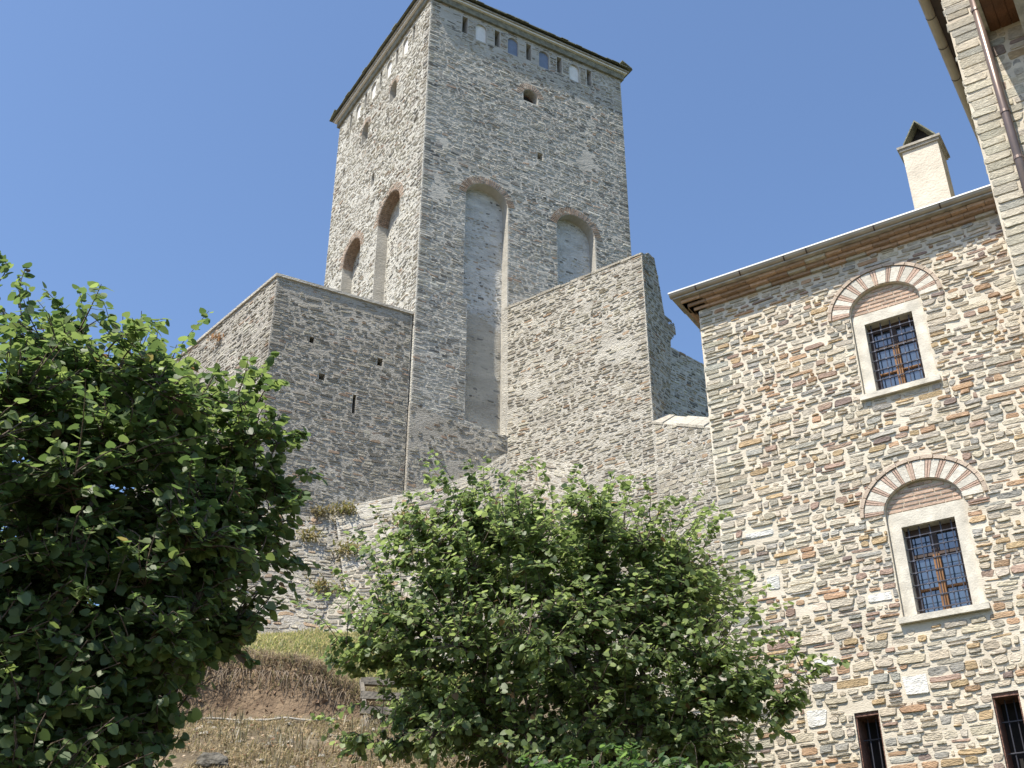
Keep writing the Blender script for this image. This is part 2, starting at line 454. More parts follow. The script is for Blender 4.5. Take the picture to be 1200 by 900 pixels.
# ------------------------------------------------------------------ terrain
def sstep(a, b, x):
    t = min(1, max(0, (x - a) / (b - a))); return t * t * (3 - 2 * t)
def bank_y(x):
    return 21.3 + 0.12 * x + 0.35 * math.sin(x * 0.9) + 0.2 * math.sin(x * 2.3 + 1)
def bank_h(x):
    return 1.08 * (1 - sstep(-4.3, -1.6, x)) * sstep(-40, -14, x)
def ground_z(x, y):
    z = 0.0
    if y > 2.5:
        yb = bank_y(x)
        z = 0.36 * (min(y, 17) - 2.5)
        if y > 17: z += 0.445 * (min(y, yb) - 17)
        if y > yb:
            z += bank_h(x) * sstep(0, 0.45, y - yb) + (0.40 - 0.025 * (1 - sstep(-4.3, -1.6, x)) ) * (min(y, 33.5) - yb)
        if y > 33.5: z += 0.12 * (min(y, 60) - 33.5)
        if y > 60: z += 3.2 - 0.0 * y
    z -= 5.5 * sstep(1.0, 6.5, x - 0.05 * y) * sstep(3, 14, y) * (1 - sstep(30, 45, y))
    amp = 0.10 if y > 2 else 0.02
    z += amp * noise.noise((x * 0.8, y * 0.8, 0.3)) + 0.05 * noise.noise((x * 2.7, y * 2.7, 4.0)) * (1 if y > 2 else 0.2)
    return z
def axis(fine0, fine1, step, far):
    a = list(np.arange(fine0, fine1, step))
    lo, hi, s = fine0, fine1, step
    pre, post = [], []
    while hi < far: s *= 1.35; hi += s; post.append(hi)
    s = step
    while lo > -far: s *= 1.35; lo -= s; pre.append(lo)
    return pre[::-1] + a + post
gx = axis(-12, 4, 0.16, 900); gy = axis(12, 27, 0.14, 900)
gv = [(x, y, ground_z(x, y)) for y in gy for x in gx]
nx = len(gx)
gf = [(j * nx + i, j * nx + i + 1, (j + 1) * nx + i + 1, (j + 1) * nx + i) for j in range(len(gy) - 1) for i in range(nx - 1)]
gmat, nt, N, L, B = new_mat("dry earth and straw")
tc = N.new("ShaderNodeTexCoord")
geo = N.new("ShaderNodeNewGeometry"); sx = N.new("ShaderNodeSeparateXYZ"); L.new(geo.outputs['Normal'], sx.inputs[0])
n1 = N.new("ShaderNodeTexNoise"); n1.inputs['Scale'].default_value = 1.1; n1.inputs['Detail'].default_value = 9; n1.inputs['Roughness'].default_value = 0.7
L.new(tc.outputs['Object'], n1.inputs['Vector'])
r1 = N.new("ShaderNodeValToRGB"); e = r1.color_ramp.elements
e[0].position = 0.3; e[0].color = (0.09, 0.072, 0.048, 1); e[1].position = 0.7; e[1].color = (0.25, 0.205, 0.14, 1)
q = e.new(0.52); q.color = (0.165, 0.13, 0.085, 1)
L.new(n1.outputs[0], r1.inputs[0])
n2 = N.new("ShaderNodeTexNoise"); n2.inputs['Scale'].default_value = 2.0; n2.inputs['Detail'].default_value = 8
L.new(tc.outputs['Object'], n2.inputs['Vector'])
r2 = N.new("ShaderNodeValToRGB"); e = r2.color_ramp.elements
e[0].position = 0.35; e[0].color = (0.11, 0.075, 0.048, 1); e[1].position = 0.68; e[1].color = (0.235, 0.17, 0.11, 1)
L.new(n2.outputs[0], r2.inputs[0])
mr = N.new("ShaderNodeMapRange"); mr.inputs['From Min'].default_value = 0.55; mr.inputs['From Max'].default_value = 0.8
L.new(sx.outputs['Z'], mr.inputs[0])
mx = N.new("ShaderNodeMix"); mx.data_type = 'RGBA'
L.new(mr.outputs[0], mx.inputs[0]); L.new(r2.outputs[0], mx.inputs[6]); L.new(r1.outputs[0], mx.inputs[7])
sp = N.new("ShaderNodeSeparateXYZ"); L.new(tc.outputs['Object'], sp.inputs[0])
mg = N.new("ShaderNodeMapRange"); mg.inputs['From Min'].default_value = 0.5; mg.inputs['From Max'].default_value = 4.0
L.new(sp.outputs['X'], mg.inputs[0])
mxg = N.new("ShaderNodeMix"); mxg.data_type = 'RGBA'
L.new(mg.outputs[0], mxg.inputs[0]); L.new(mx.outputs[2], mxg.inputs[6]); mxg.inputs[7].default_value = (.075, .085, .035, 1)
L.new(mxg.outputs[2], B.inputs['Base Color']); B.inputs['Roughness'].default_value = 0.95; B.inputs['Specular IOR Level'].default_value = 0.15
n3 = N.new("ShaderNodeTexNoise"); n3.inputs['Scale'].default_value = 12.0; n3.inputs['Detail'].default_value = 9
L.new(tc.outputs['Object'], n3.inputs['Vector'])
bp = N.new("ShaderNodeBump"); bp.inputs['Strength'].default_value = 0.9; bp.inputs['Distance'].default_value = 0.12
L.new(n3.outputs[0], bp.inputs['Height']); L.new(bp.outputs[0], B.inputs['Normal'])
g = MB(); g.add(gv, gf)
ground = g.build("ground", gmat, None, True, False)
tag(ground, kind='structure')

# ------------------------------------------------------------------ stone tower
T0 = at(486.5, 370, 36.0)
FR = Plane(T0, azd(60.5), azd(150.5))           # front face (turned from the sun)
LF = Plane(T0, azd(-31.8), azd(-121.8))         # left face (in the sun)
TW, TD, TTOP = 10.03, 9.58, 42.58
tower = thing("stone_tower", "tall square grey slate stone tower with blind arches and small slits under its roof", "tower", (T0[0], T0[1], 10.0))
front_slits = [(1.70 + 0.8175 * k) for k in range(9)]
left_slits = [(1.57 + 0.824 * k) for k in range(9)]
niche1 = arch_poly(2.93, 32.02, 0.98, 0.94, 21.5, 16); niche1[0] = (2.14, 21.75); niche1[1] = (3.83, 21.5)
niche1 = [(2.14, 21.75), (3.83, 21.5)] + niche1[2:] + [(1.95, 30.0), (1.95, 27.0), (2.13, 26.9)]
niche2 = arch_poly(7.20, 32.1, 0.95, 0.92, 20.0, 16)
fwin = arch_poly(5.03, 38.92, 0.36, 0.34, 38.52, 8)
f_sl = [rect(u - .13, u + .13, 41.08, 42.08) for u in front_slits[0::2]]
f_ar = [arch_poly(u, 41.8, .27, .25, 41.0, 8) for u in front_slits[1::2]]
f_hole = [rect(5.35, 5.62, 35.4, 35.8)]
F_OUT = [(0, 8), (TW, 8), (TW, TTOP), (0, TTOP)]
n3a = arch_poly(2.98, 32.4, 1.03, 0.98, 25.0, 16)
n3b = arch_poly(6.62, 32.35, 0.93, 0.95, 29.6, 16)
lw1 = arch_poly(3.38, 39.75, .36, .42, 39.0, 8)
lw2 = arch_poly(6.25, 39.55, .36, .42, 38.75, 8)
l_small = [arch_poly(4.92, 35.75, .17, .2, 35.2, 6), rect(8.35, 8.6, 38.3, 38.75)]
l_sl = [rect(u - .13, u + .13, 41.08, 42.08) for u in left_slits[0::2]]
l_ar = [arch_poly(u, 41.8, .27, .25, 41.0, 8) for u in left_slits[1::2]]
L_OUT = [(0, 8), (TD, 8), (TD, TTOP), (0, TTOP)]
f_holes = [niche1, niche2, fwin] + f_sl + f_ar + f_hole
l_holes = [n3a, n3b, lw1, lw2] + l_small + l_sl + l_ar
mb = MB()
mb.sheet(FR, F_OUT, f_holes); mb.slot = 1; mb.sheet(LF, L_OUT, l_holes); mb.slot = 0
bk = FR(TW, 0, 0) + LF.u * TD; bl = LF(TD, 0, 0)
for a, b in ((FR(TW, 0, 0), bk), (bk, bl)):
    mb.add([a + ZUP * 8, b + ZUP * 8, b + ZUP * TTOP, a + ZUP * TTOP], [(0, 1, 2, 3)])
mb.reveal(FR, niche1, 0, -.46); mb.reveal(FR, niche2, 0, -.46); mb.reveal(FR, fwin, 0, -.4)
for p in f_sl + f_hole: mb.reveal(FR, p, 0, -.6)
for p in f_ar: mb.reveal(FR, p, 0, -.10)
mb.reveal(LF, n3a, 0, -.5); mb.reveal(LF, n3b, 0, -.5)
for p in [lw1, lw2] + l_small + l_sl: mb.reveal(LF, p, 0, -.6)
for p in l_ar: mb.reveal(LF, p, 0, -.10)
wall = mb.build("wall", [M['tower_mortar'], M['sunlit_mortar']], tower, False, False)

def patch_skip(seed, amount, scale=0.55, stretch=1.0):
    def f(u, v, rng):
        n = noise.fractal((u * scale, v * scale * stretch, seed * 7.3), 1.0, 2.0, 4)
        return n > amount + rng.uniform(-.12, .12) and rng.random() < .8
    return f
mb = MB()
masonry(mb, FR, F_OUT[:0] + rect(0, TW, 16.5, TTOP), f_holes, (0.06, 0.125), (0.18, 0.52), 0.026, (0.0, 0.024), 0.008, PAL_TOWER, 11,
        True, 0.32, 0.022, patch_skip(1, 0.5), [('L', .5, .3), ('R', .5, .3)], PAL_TOWER, 0.15)
mb.build("stonework", M['slate'], tower, False, False)
mb = MB()
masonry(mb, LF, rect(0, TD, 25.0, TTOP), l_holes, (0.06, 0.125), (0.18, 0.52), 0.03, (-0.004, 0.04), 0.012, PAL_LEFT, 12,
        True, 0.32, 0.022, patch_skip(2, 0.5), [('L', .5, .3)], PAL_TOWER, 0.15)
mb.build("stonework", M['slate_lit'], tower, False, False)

def niche_panel(P, poly, depth, seed, mat, dens, hole=()):
    m = MB(); m.sheet(P, poly, hole, -depth)
    m.slot = 1
    masonry(m, P.off(-depth), poly, list(hole), (0.08, 0.17), (0.15, 0.42), 0.06, (-0.006, 0.03), 0.012, PAL_TOWER, seed, False, 0.5, 0.03,
            lambda u, v, rng: rng.random() > dens(u, v))
    return m.build("niche_panel", [mat, M['slate']], tower, False, False)
niche_panel(FR, niche1, .46, 21, M['plaster'], lambda u, v: 0.2 if v > 31.4 else (0.85 if 26.8 < v < 28.2 else (0.6 if v > 26.8 else 0.4)))
m = MB(); m.sheet(FR, [(2.15, 21.78), (3.82, 21.52), (3.82, 26.2), (3.4, 26.5), (2.8, 26.75), (2.15, 26.85)], (), -.452); m.build("render_patch", M['warm_mortar'], tower, False, False)
niche_panel(FR, niche2, .46, 22, M['plaster'], lambda u, v: 0.2 if v > 31.4 else 0.6)
sl_in = [rect(2.1, 2.36, 28.8, 29.8)]
o = niche_panel(LF, n3a, .5, 23, M['sunlit_mortar'], lambda u, v: 0.85, sl_in)
niche_panel(LF, n3b, .5, 24, M['sunlit_mortar'], lambda u, v: 0.85)
m = MB(); m.pbox(LF, 2.05, 2.41, 28.75, 29.85, -1.4, -1.2); m.build("arrow_slit", M['dark'], tower)
for p in f_sl:
    m = MB(); m.sheet(FR, p, (), -.6); m.build("arrow_slit", M['dark'], tower)
for p in l_sl:
    m = MB(); m.sheet(LF, p, (), -.6); m.build("arrow_slit", M['dark'], tower)
for P, ps, kinds in ((FR, f_ar, 'wbbw'), (LF, l_ar, 'wwww')):
    for p, k in zip(ps, kinds):
        m = MB(); m.sheet(P, p, (), -.09)
        o = m.build("blind_arch", M['white_stone' if k == 'w' else 'blue_fill'], tower)
        o['label'] = "white rendered blind arch" if k == 'w' else "blue grey blind arch"
for P, p, d in ((FR, fwin, .4), (LF, lw1, .6), (LF, lw2, .6)):
    m = MB(); m.sheet(P, p, (), -d + .01); o = m.build("window", M['dark_brick'], tower)
    q = [(u, v) for u, v in p]; c = sum(u for u, v in q) / len(q)
    m = MB(); m.sheet(P, [(c + (u - c) * .8, v if v < max(z for _, z in q) - .2 else v - .1) for u, v in q], (), -d + .03)
    m.build("opening", M['dark'], o)
for p in l_small:
    m = MB(); m.sheet(LF, p, (), -.55); m.build("window_hole", M['dark'], tower)
m = MB(); m.sheet(FR, f_hole[0], (), -.55); m.build("putlog_hole", M['dark'], tower)
rng = random.Random(5)
brick = lambda k: (lambda q: (0.31 * q, 0.225 * q, 0.165 * q))(rng.uniform(.75, 1.2))
palebrick = lambda k: (lambda q: (0.39 * q, 0.30 * q, 0.23 * q))(rng.uniform(.75, 1.2))
m = MB()
ring(m, FR, 2.93, 32.02, .99, .95, 1.30, 1.27, 40, -.28, .02, brick, .48, rng, R(8), R(172)); m.build("brick_arch", M['brick'], tower)
m = MB(); ring(m, FR, 7.2, 32.1, .96, .93, 1.28, 1.26, 38, -.28, .02, brick, .48, rng, R(8), R(172)); m.build("brick_arch", M['brick'], tower)
m = MB(); ring(m, FR, 5.03, 38.92, .38, .36, .68, .66, 16, -.3, .02, palebrick, .62, rng); m.build("brick_arch", M['brick'], tower)
for cu, sp, a, b in ((2.98, 32.4, 1.03, .98), (6.62, 32.35, .93, .95)):
    m = MB(); ring(m, LF, cu, sp, a + .005, b + .005, a + .33, b + .33, 40, -.6, .02, palebrick, .62, rng); m.build("brick_arch", M['brick'], tower)
    m = MB()                                     # brick soffit inside the niche, laid in rings
    for q in range(4):
        ring(m, LF, cu, sp, a - .03, b - .03, a - .002, b - .002, 36, -.48 + q * .12, -.375 + q * .12, brick, .8, rng)
    m.build("brick_soffit", M['brick'], tower)
for cu, sp in ((3.38, 39.75), (6.25, 39.55)):
    m = MB(); ring(m, LF, cu, sp, .37, .43, .6, .66, 14, -.3, .015, palebrick, .62, rng); m.build("brick_arch", M['brick'], tower)
def box_ring(P, w, d, z0, z1, o0, name, mat, parent, lip=None):
    """a moulding running round the tower, proud by o0"""
    c = [FR(0, 0, 0), FR(TW, 0, 0), bk, bl]
    m = MB()
    ctr = sum(c) / 4
    fr, lf = FR.u, LF.u
    sg = [(-1, -1), (1, -1), (1, 1), (-1, 1)]
    out = [c[i] + fr * sg[i][0] * o0 + lf * sg[i][1] * o0 for i in range(4)]
    inn = [c[i] - fr * sg[i][0] * .1 - lf * sg[i][1] * .1 for i in range(4)]
    for i in range(4):
        j = (i + 1) % 4
        m.hexa([inn[i] + ZUP * z0, inn[j] + ZUP * z0, out[j] + ZUP * z0, out[i] + ZUP * z0,
                inn[i] + ZUP * z1, inn[j] + ZUP * z1, out[j] + ZUP * z1, out[i] + ZUP * z1])
    return m.build(name, mat, parent)
box_ring(FR, TW, TD, 42.30, 42.636, .12, "cornice", M['olive_stone'], tower)
box_ring(FR, TW, TD, 42.64, 42.72, .235, "moulding", M['white_stone'], tower)
box_ring(FR, TW, TD, 42.724, 42.80, .30, "eaves_board", M['grey_wood'], tower)
# slate roof: overlapping slabs with an uneven edge, low pyramid above
m = MB(); rng = random.Random(8)
cc = [FR(0, 0, 0), FR(TW, 0, 0), bk, bl]; ctr = sum(cc) / 4; apex = ctr + ZUP * 45.4
sg = [(-1, -1), (1, -1), (1, 1), (-1, 1)]
ov = [cc[i] + FR.u * sg[i][0] * .44 + LF.u * sg[i][1] * .44 + ZUP * 42.86 for i in range(4)]
for i in range(4):
    a, b = ov[i], ov[(i + 1) % 4]
    m.add([a, b, apex], [(0, 1, 2)])
    nrm = (b - a) / np.linalg.norm(b - a); out = np.cross(nrm, ZUP)
    Ltot = np.linalg.norm(b - a)
    for course in range(3):
        t = 0.0
        end = Ltot - .40 * course
        t = .40 * course
        while t < end - .05:
            w = min(rng.uniform(.28, .6), end - t)
            up = (apex - (a + b) / 2); up = up / np.linalg.norm(up)
            base = a + nrm * t + up * (course * .38) + out * rng.uniform(-.05, .03) + ZUP * (rng.uniform(-.012, .02) + .02 + .035 * course)
            th = rng.uniform(.03, .06)
            inset = 0.12 * course
            q = [base, base + nrm * (w - .02), base + nrm * (w - .02) + up * .6, base + up * .6]
            m.hexa([p for p in q] + [p + ZUP * th for p in q]); t += w
m.build("roof", M['roof_slate'], tower)
rod = at(468, 19, 39.0)
m = MB(); rp = LF(3.6, 43.2, -1.2); m.tube([rp, rp + ZUP * 1.5], .03, 6); m.build("lightning_rod", M['lead'], tower)
# plinth below the tall niche
m = MB(); pl = [(-.04, 16), (3.86, 16), (3.86, 21.5), (3.0, 21.47), (2.0, 21.5), (1.2, 21.6), (.5, 21.72), (-.04, 21.8)]
m.prism(FR, pl, -.1, .06)
m.slot = 1; masonry(m, FR.off(.06), pl, (), (0.08, 0.17), (0.17, 0.45), 0.045, (-0.008, 0.03), 0.012, PAL_BAST, 13, False, 0.45, 0.04, patch_skip(3, 0.12), split=.1)
m.build("plinth", [M['shade_mortar'], M['rubble']], tower, False, False)

# ------------------------------------------------------------------ bastion left of the tower
P0 = T0 + azd(-31.8) * 0.12
_n = azd(62 + 90); _d = at(324, 333, 1.0) - CAM
Bc = CAM + _d * (np.dot(P0 - CAM, _n) / np.dot(_d, _n))
BF = Plane(Bc, azd(62), azd(152)); BL = Plane(Bc, azd(-41), azd(-131))
BTOP, BW, BD = 25.62, 5.16, 9.5
bast = thing("stone_bastion", "low grey rubble bastion with small square holes, against the tall tower's left foot", "bastion", (Bc[0], Bc[1], 11.0))
b_hole = [rect(1.38, 1.55, 23.3, 23.55), rect(3.92, 4.12, 23.1, 23.42), rect(1.84, 2.06, 21.95, 22.2), rect(3.12, 3.24, 20.95, 21.7)]
B_OUT = rect(0, BW, 10, BTOP)
m = MB(); m.sheet(BF, B_OUT, b_hole); m.sheet(BL, rect(0, BD, 10, BTOP))
for p in b_hole: m.reveal(BF, p, 0, -.5)
far1 = BL(BD, 0, 0); far2 = far1 + azd(62) * BW
m.add([far1 + ZUP * 10, far2 + ZUP * 10, far2 + ZUP * BTOP, far1 + ZUP * BTOP], [(0, 1, 2, 3)])
m.add([BF(0, BTOP, 0), BF(BW, BTOP, 0), far2 + ZUP * BTOP, far1 + ZUP * BTOP], [(0, 1, 2, 3)])
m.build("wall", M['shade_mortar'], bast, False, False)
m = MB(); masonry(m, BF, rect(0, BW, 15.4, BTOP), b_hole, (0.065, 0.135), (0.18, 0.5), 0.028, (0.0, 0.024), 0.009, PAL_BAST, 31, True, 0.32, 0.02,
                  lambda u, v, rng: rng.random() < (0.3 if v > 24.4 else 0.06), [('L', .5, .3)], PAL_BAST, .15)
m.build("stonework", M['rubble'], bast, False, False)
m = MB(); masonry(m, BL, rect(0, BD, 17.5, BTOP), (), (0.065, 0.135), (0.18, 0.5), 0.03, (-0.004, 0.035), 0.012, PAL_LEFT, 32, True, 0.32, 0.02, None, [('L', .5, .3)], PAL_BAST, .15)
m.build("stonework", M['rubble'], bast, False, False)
for p in b_hole:
    mm = MB(); mm.sheet(BF, p, (), -.48); mm.build("arrow_slit" if p[2][1] - p[0][1] > .5 else "putlog_hole", M['dark'], bast)
m = MB(); m.pbox(BF, -.06, BW, BTOP + .003, BTOP + .11, -.5, .07); m.pbox(BL, .0, BD, BTOP + .005, BTOP + .113, -.5, .07)
m.build("coping", M['warm_mortar'], bast)

# ------------------------------------------------------------------ battered footing wrapped round the bastion and tower foot
def lerp(a, b, t): return a + (b - a) * t
class Loft:
    """ruled surface between a top and a bottom curve; u 0..1 along, v in metres up from the bottom"""
    def __init__(self, top, bot, hgt):
        self.t = [np.asarray(p) for p in top]; self.b = [np.asarray(p) for p in bot]; self.h = hgt
        L_ = [0.0]
        for i in range(len(top) - 1):
            L_.append(L_[-1] + np.linalg.norm((self.t[i + 1] - self.t[i]) + (self.b[i + 1] - self.b[i])) / 2)
        self.L = L_; self.len = L_[-1]
    def crv(self, c, u):
        for i in range(len(self.L) - 1):
            if u <= self.L[i + 1] or i == len(self.L) - 2:
                t = (u - self.L[i]) / (self.L[i + 1] - self.L[i]); return lerp(c[i], c[i + 1], t)
    def base(self, u, v):
        return lerp(self.crv(self.b, u), self.crv(self.t, u), v / self.h)
    def __call__(self, u, v, h=0.0):
        p = self.base(u, v)
        if h:
            du = self.base(min(u + .05, self.len), v) - self.base(max(u - .05, 0), v); dv = self.base(u, v + .05) - self.base(u, v - .05)
            n = np.cross(du, dv); n = n / (np.linalg.norm(n) + 1e-9)
            if n[1] > 0: n = -n
            p = p + n * h
        return p
def smooth_curve(pts, n):
    pts = [np.asarray(p, float) for p in pts]; out = []
    for i in range(len(pts) - 1):
        p0 = pts[max(i - 1, 0)]; p1 = pts[i]; p2 = pts[i + 1]; p3 = pts[min(i + 2, len(pts) - 1)]
        for k in range(n):
            t = k / n
            out.append(0.5 * ((2 * p1) + (-p0 + p2) * t + (2 * p0 - 5 * p1 + 4 * p2 - p3) * t * t + (-p0 + 3 * p1 - 3 * p2 + p3) * t ** 3))
    out.append(pts[-1]); return out
def loft_sheet(mb, F, nu, nv, v0=0.0):
    vs = [F(F.len * i / nu, v0 + (F.h - v0) * j / nv) for j in range(nv + 1) for i in range(nu + 1)]
    mb.add(vs, [(j * (nu + 1) + i, j * (nu + 1) + i + 1, (j + 1) * (nu + 1) + i + 1, (j + 1) * (nu + 1) + i) for j in range(nv) for i in range(nu)])
def on_plane(P, px, py, h):
    d = at(px, py, 1.0) - CAM; p0 = P(0, 0, h)
    return CAM + d * (np.dot(p0 - CAM, P.n) / np.dot(d, P.n))
apron = thing("battered_buttress", "pale sunlit battered stone apron curving round the foot of the tall tower", "buttress", tuple(on_plane(FR, 520, 600, 2.0)[:2]) + (11.0,))
tops = [on_plane(BF, 392, 597, .12), on_plane(BF, 430, 588, .2), on_plane(FR, 480, 577, .25), on_plane(FR, 530, 564, .3), on_plane(FR, 565, 549, .3), on_plane(FR, 604, 526, .1)]
outaz = [150, 160, 172, 180, 178, 150]; outd = [3.0, 3.4, 3.6, 3.7, 3.6, 3.2]
bots = [np.array([t[0], t[1], 10.6]) + azd(a) * d for t, a, d in zip(tops, outaz, outd)]
AXW = Plane(FR(3.85, 0, 0), azd(126), azd(216))
tops += [AXW(1.6, 20.1, .05), AXW(3.2, 19.4, .05)]; bots += [AXW(4.4, 10.6, 1.2), AXW(5.6, 10.6, .9)]
AP = Loft(smooth_curve(tops, 6), smooth_curve(bots, 6), 8.0)
m = MB(); loft_sheet(m, AP, 40, 20)
capi = [AP(AP.len * i / 40, 8.0) for i in range(41)]
m.add(capi + [p - np.array([azd(170)[0], azd(170)[1], -.25]) * 1.0 for p in capi], [(i, i + 1, 42 + i, 41 + i) for i in range(40)])
m.build("wall", M['warm_mortar'], apron, True, False)
m = MB(); masonry(m, AP, rect(0, AP.len, 0.3, 7.97), (), (0.10, 0.19), (0.2, 0.5), 0.03, (-0.002, 0.03), 0.012, PAL_WARM, 41, False, 0.4, 0.03,
                  lambda u, v, rng: rng.random() < .06)
m.build("stonework", M['rubble'], apron, False, False)

base = thing("bastion_footing", "rough grey battered stone footing under the low bastion, half hidden by the left tree", "footing", tuple(BF(1.5, 0, 1.0)[:2]) + (11.0,))
tops = [BL(6.0, 16.6, .06), BL(1.5, 16.7, .06), BF(-.05, 16.8, .06), BF(1.5, 16.8, .06), BF(3.0, 17.1, .06)]
bots = [BL(6.5, 10.8, 2.2), BL(1.5, 10.8, 2.3), BF(-.9, 10.8, 1.6), BF(1.5, 10.8, 2.5), BF(3.6, 10.8, 2.6)]
FTG = Loft(smooth_curve(tops, 6), smooth_curve(bots, 6), 6.4)
m = MB(); loft_sheet(m, FTG, 32, 12)
m.build("wall", M['shade_mortar'], base, True, False)
m = MB(); masonry(m, FTG, rect(0, FTG.len, 0.2, 6.4), (), (0.09, 0.17), (0.2, 0.5), 0.03, (-0.004, 0.05), 0.014, PAL_WARM, 42, False, 0.35, 0.05,
                  lambda u, v, rng: rng.random() < .08)
m.build("stonework", M['rubble'], base, False, False)

LW0 = at(372, 760, 31.0)
LW = Plane(LW0, azd(97), azd(187))
low = thing("retaining_wall", "bright low sunlit retaining wall with a stepped sloping end, just behind the middle tree", "wall", (LW0[0], LW0[1], 11.0))
def lw_uv(px, py):
    p = on_plane(LW, px, py, 0); return (float(np.dot(p - LW.p, LW.u)), float(p[2]))
lwp = [lw_uv(*q) for q in ((362, 775), (362, 758), (378, 740), (384, 715), (402, 694), (418, 668), (440, 655), (470, 651), (620, 668), (900, 700), (900, 800), (900, 850))]
m = MB(); m.prism(LW, lwp, -.7, 0); m.build("wall", M['cream_mortar'], low)
m = MB(); masonry(m, LW, lwp, (), (0.10, 0.18), (0.22, 0.5), 0.03, (0.002, 0.03), 0.012, PAL_WARM, 43, False, 0.3, 0.015)
m.build("stonework", M['rubble'], low, False, False)

# ------------------------------------------------------------------ tall wall running from the tower towards the right-hand building
W0 = FR(3.85, 0, 0)
BW_ = Plane(W0, azd(126), azd(216))
big = thing("buttress_wall", "high tan sunlit rubble wall with a square end, running out from the front of the tall tower", "wall", (W0[0], W0[1], 10.0))
WL = 6.07
bp_ = [(-.3, 8), (WL, 8), (WL, 27.12), (-.3, 27.16)]
END = Plane(BW_(WL, 0, 0), azd(36), azd(126))
def end_uv(px, py):
    p = on_plane(END, px, py, 0); return (float(np.dot(p - END.p, END.u)), float(p[2]))
prof = [(0, 10.0), (0, 27.12)] + [end_uv(*q) for q in ((761, 297), (767, 304), (772, 330), (779, 370), (784, 380), (791, 382), (792, 390), (786, 398), (786, 470))]
prof.append((prof[-1][0], 10.0))
m = MB(); m.prism(END, prof, -WL - .2, 0); m.build("wall", M['warm_mortar'], big)
m = MB(); masonry(m, BW_, rect(0.02, WL, 17.0, 27.12), (), (0.065, 0.135), (0.2, 0.5), 0.03, (-0.004, 0.035), 0.012, PAL_WARM, 51, True, 0.32, 0.025,
                  patch_skip(5, .5), [('R', .5, .28)], PAL_WARM, .15)
masonry(m, END, [p for p in prof if p[1] > 12][0:4] + prof[4:-1] + [(prof[-2][0], 19), (0, 19)], (), (0.065, 0.135), (0.2, 0.5), 0.03, (0.0, 0.03), 0.012, PAL_BAST, 52, False, 0.35, 0.02)
m.build("stonework", M['rubble'], big, False, False)
m = MB(); rr = random.Random(91); u = -.1
while u < WL - .02:                              # uneven bedded stones along the top of the wall
    w_ = min(rr.uniform(.22, .5), WL - u); q = rr.uniform(.8, 1.15)
    m.pbox(BW_, u, u + w_ - .012, 27.10, 27.15 + rr.uniform(.0, .075), -.62, .02 + rr.uniform(-.02, .03), (.38 * q, .345 * q, .28 * q)); u += w_
m.build("capstones", M['rubble'], big)
lo2 = thing("coped_wall", "lower pale stone wall with a sloping coping, between the high tan wall and the right-hand building", "wall", tuple(BW_(8.5, 0, 0)[:2]) + (8.0,))
LP = [(-.2, 6), (12.0, 6), (12.0, 18.0), (8.1, 19.3), (6.05, 20.25), (5.9, 20.25), (-.2, 20.6)]
CB = BW_.off(.0)
LPv = [(WL + .003, 6), (12.0, 6), (12.0, 17.7), (WL + .003, 20.15)]
m = MB(); m.prism(CB, LPv, -1.2, 0); m.build("wall", M['warm_mortar'], lo2)
m = MB(); masonry(m, CB, LPv, (), (0.10, 0.19), (0.2, 0.45), 0.035, (0.002, 0.03), 0.012, PAL_WARM, 53, True, 0.35, 0.02)
# the same coursing carries on under the high wall
masonry(m, BW_, rect(0.5, WL - .03, 12.5, 16.98), (), (0.10, 0.19), (0.2, 0.45), 0.035, (0.002, 0.03), 0.012, PAL_WARM, 54, True, 0.35, 0.02)
m.build("stonework", M['rubble'], lo2, False, False)
m = MB()
cs = [(WL + .0, 20.16), (12.0, 17.71)]
rr = random.Random(64); t0 = 0.0
while t0 < .999:                                 # sloping bed of flat stones
    t1 = min(1.0, t0 + rr.uniform(.04, .085)); j0 = rr.uniform(-.03, .03); q = rr.uniform(.85, 1.12)
    a = lerp(np.array(cs[0]), np.array(cs[1]), t0); b = lerp(np.array(cs[0]), np.array(cs[1]), t1 - .002)
    m.hexa([CB(a[0], a[1] - .05, .02 + j0 * .5), CB(b[0], b[1] - .05, .02 + j0 * .5), CB(b[0], b[1] - .05, -.9), CB(a[0], a[1] - .05, -.9),
            CB(a[0], a[1] + .03 + j0, .02 + j0 * .5), CB(b[0], b[1] + .03 + j0, .02 + j0 * .5), CB(b[0], b[1] + .72 + j0, -.9), CB(a[0], a[1] + .72 + j0, -.9)], (.45 * q, .41 * q, .335 * q)); t0 = t1
m.build("coping", M['rubble'], lo2)
DW0 = at(775, 398, 43.0)
DW = Plane(DW0, azd(49), azd(139))
dk = thing("curtain_wall", "dark shaded rubble curtain wall seen in the gap left of the right-hand building", "wall", (DW0[0], DW0[1], 10.0))
def dw_uv(px, py):
    p = on_plane(DW, px, py, 0); return (float(np.dot(p - DW.p, DW.u)), float(p[2]))
tA, tB = dw_uv(775, 401), dw_uv(832, 431)
sl = (tB[1] - tA[1]) / (tB[0] - tA[0])
dp = [(-3, 8), (14, 8), (14, tA[1] + sl * 14), (-3, tA[1] - 3 * sl)]
m = MB(); m.prism(DW, dp, -1, 0); m.build("wall", M['tower_mortar'], dk)
m = MB(); masonry(m, DW, [(-3, 20), (8, 20), (8, tA[1] + sl * 8), (-3, tA[1] - 3 * sl)], (), (0.09, 0.17), (0.2, 0.45), 0.045, (0.0, 0.05), 0.012, PAL_TOWER, 55, True, 0.4, 0.03)
m.build("stonework", M['slate'], dk, False, False)

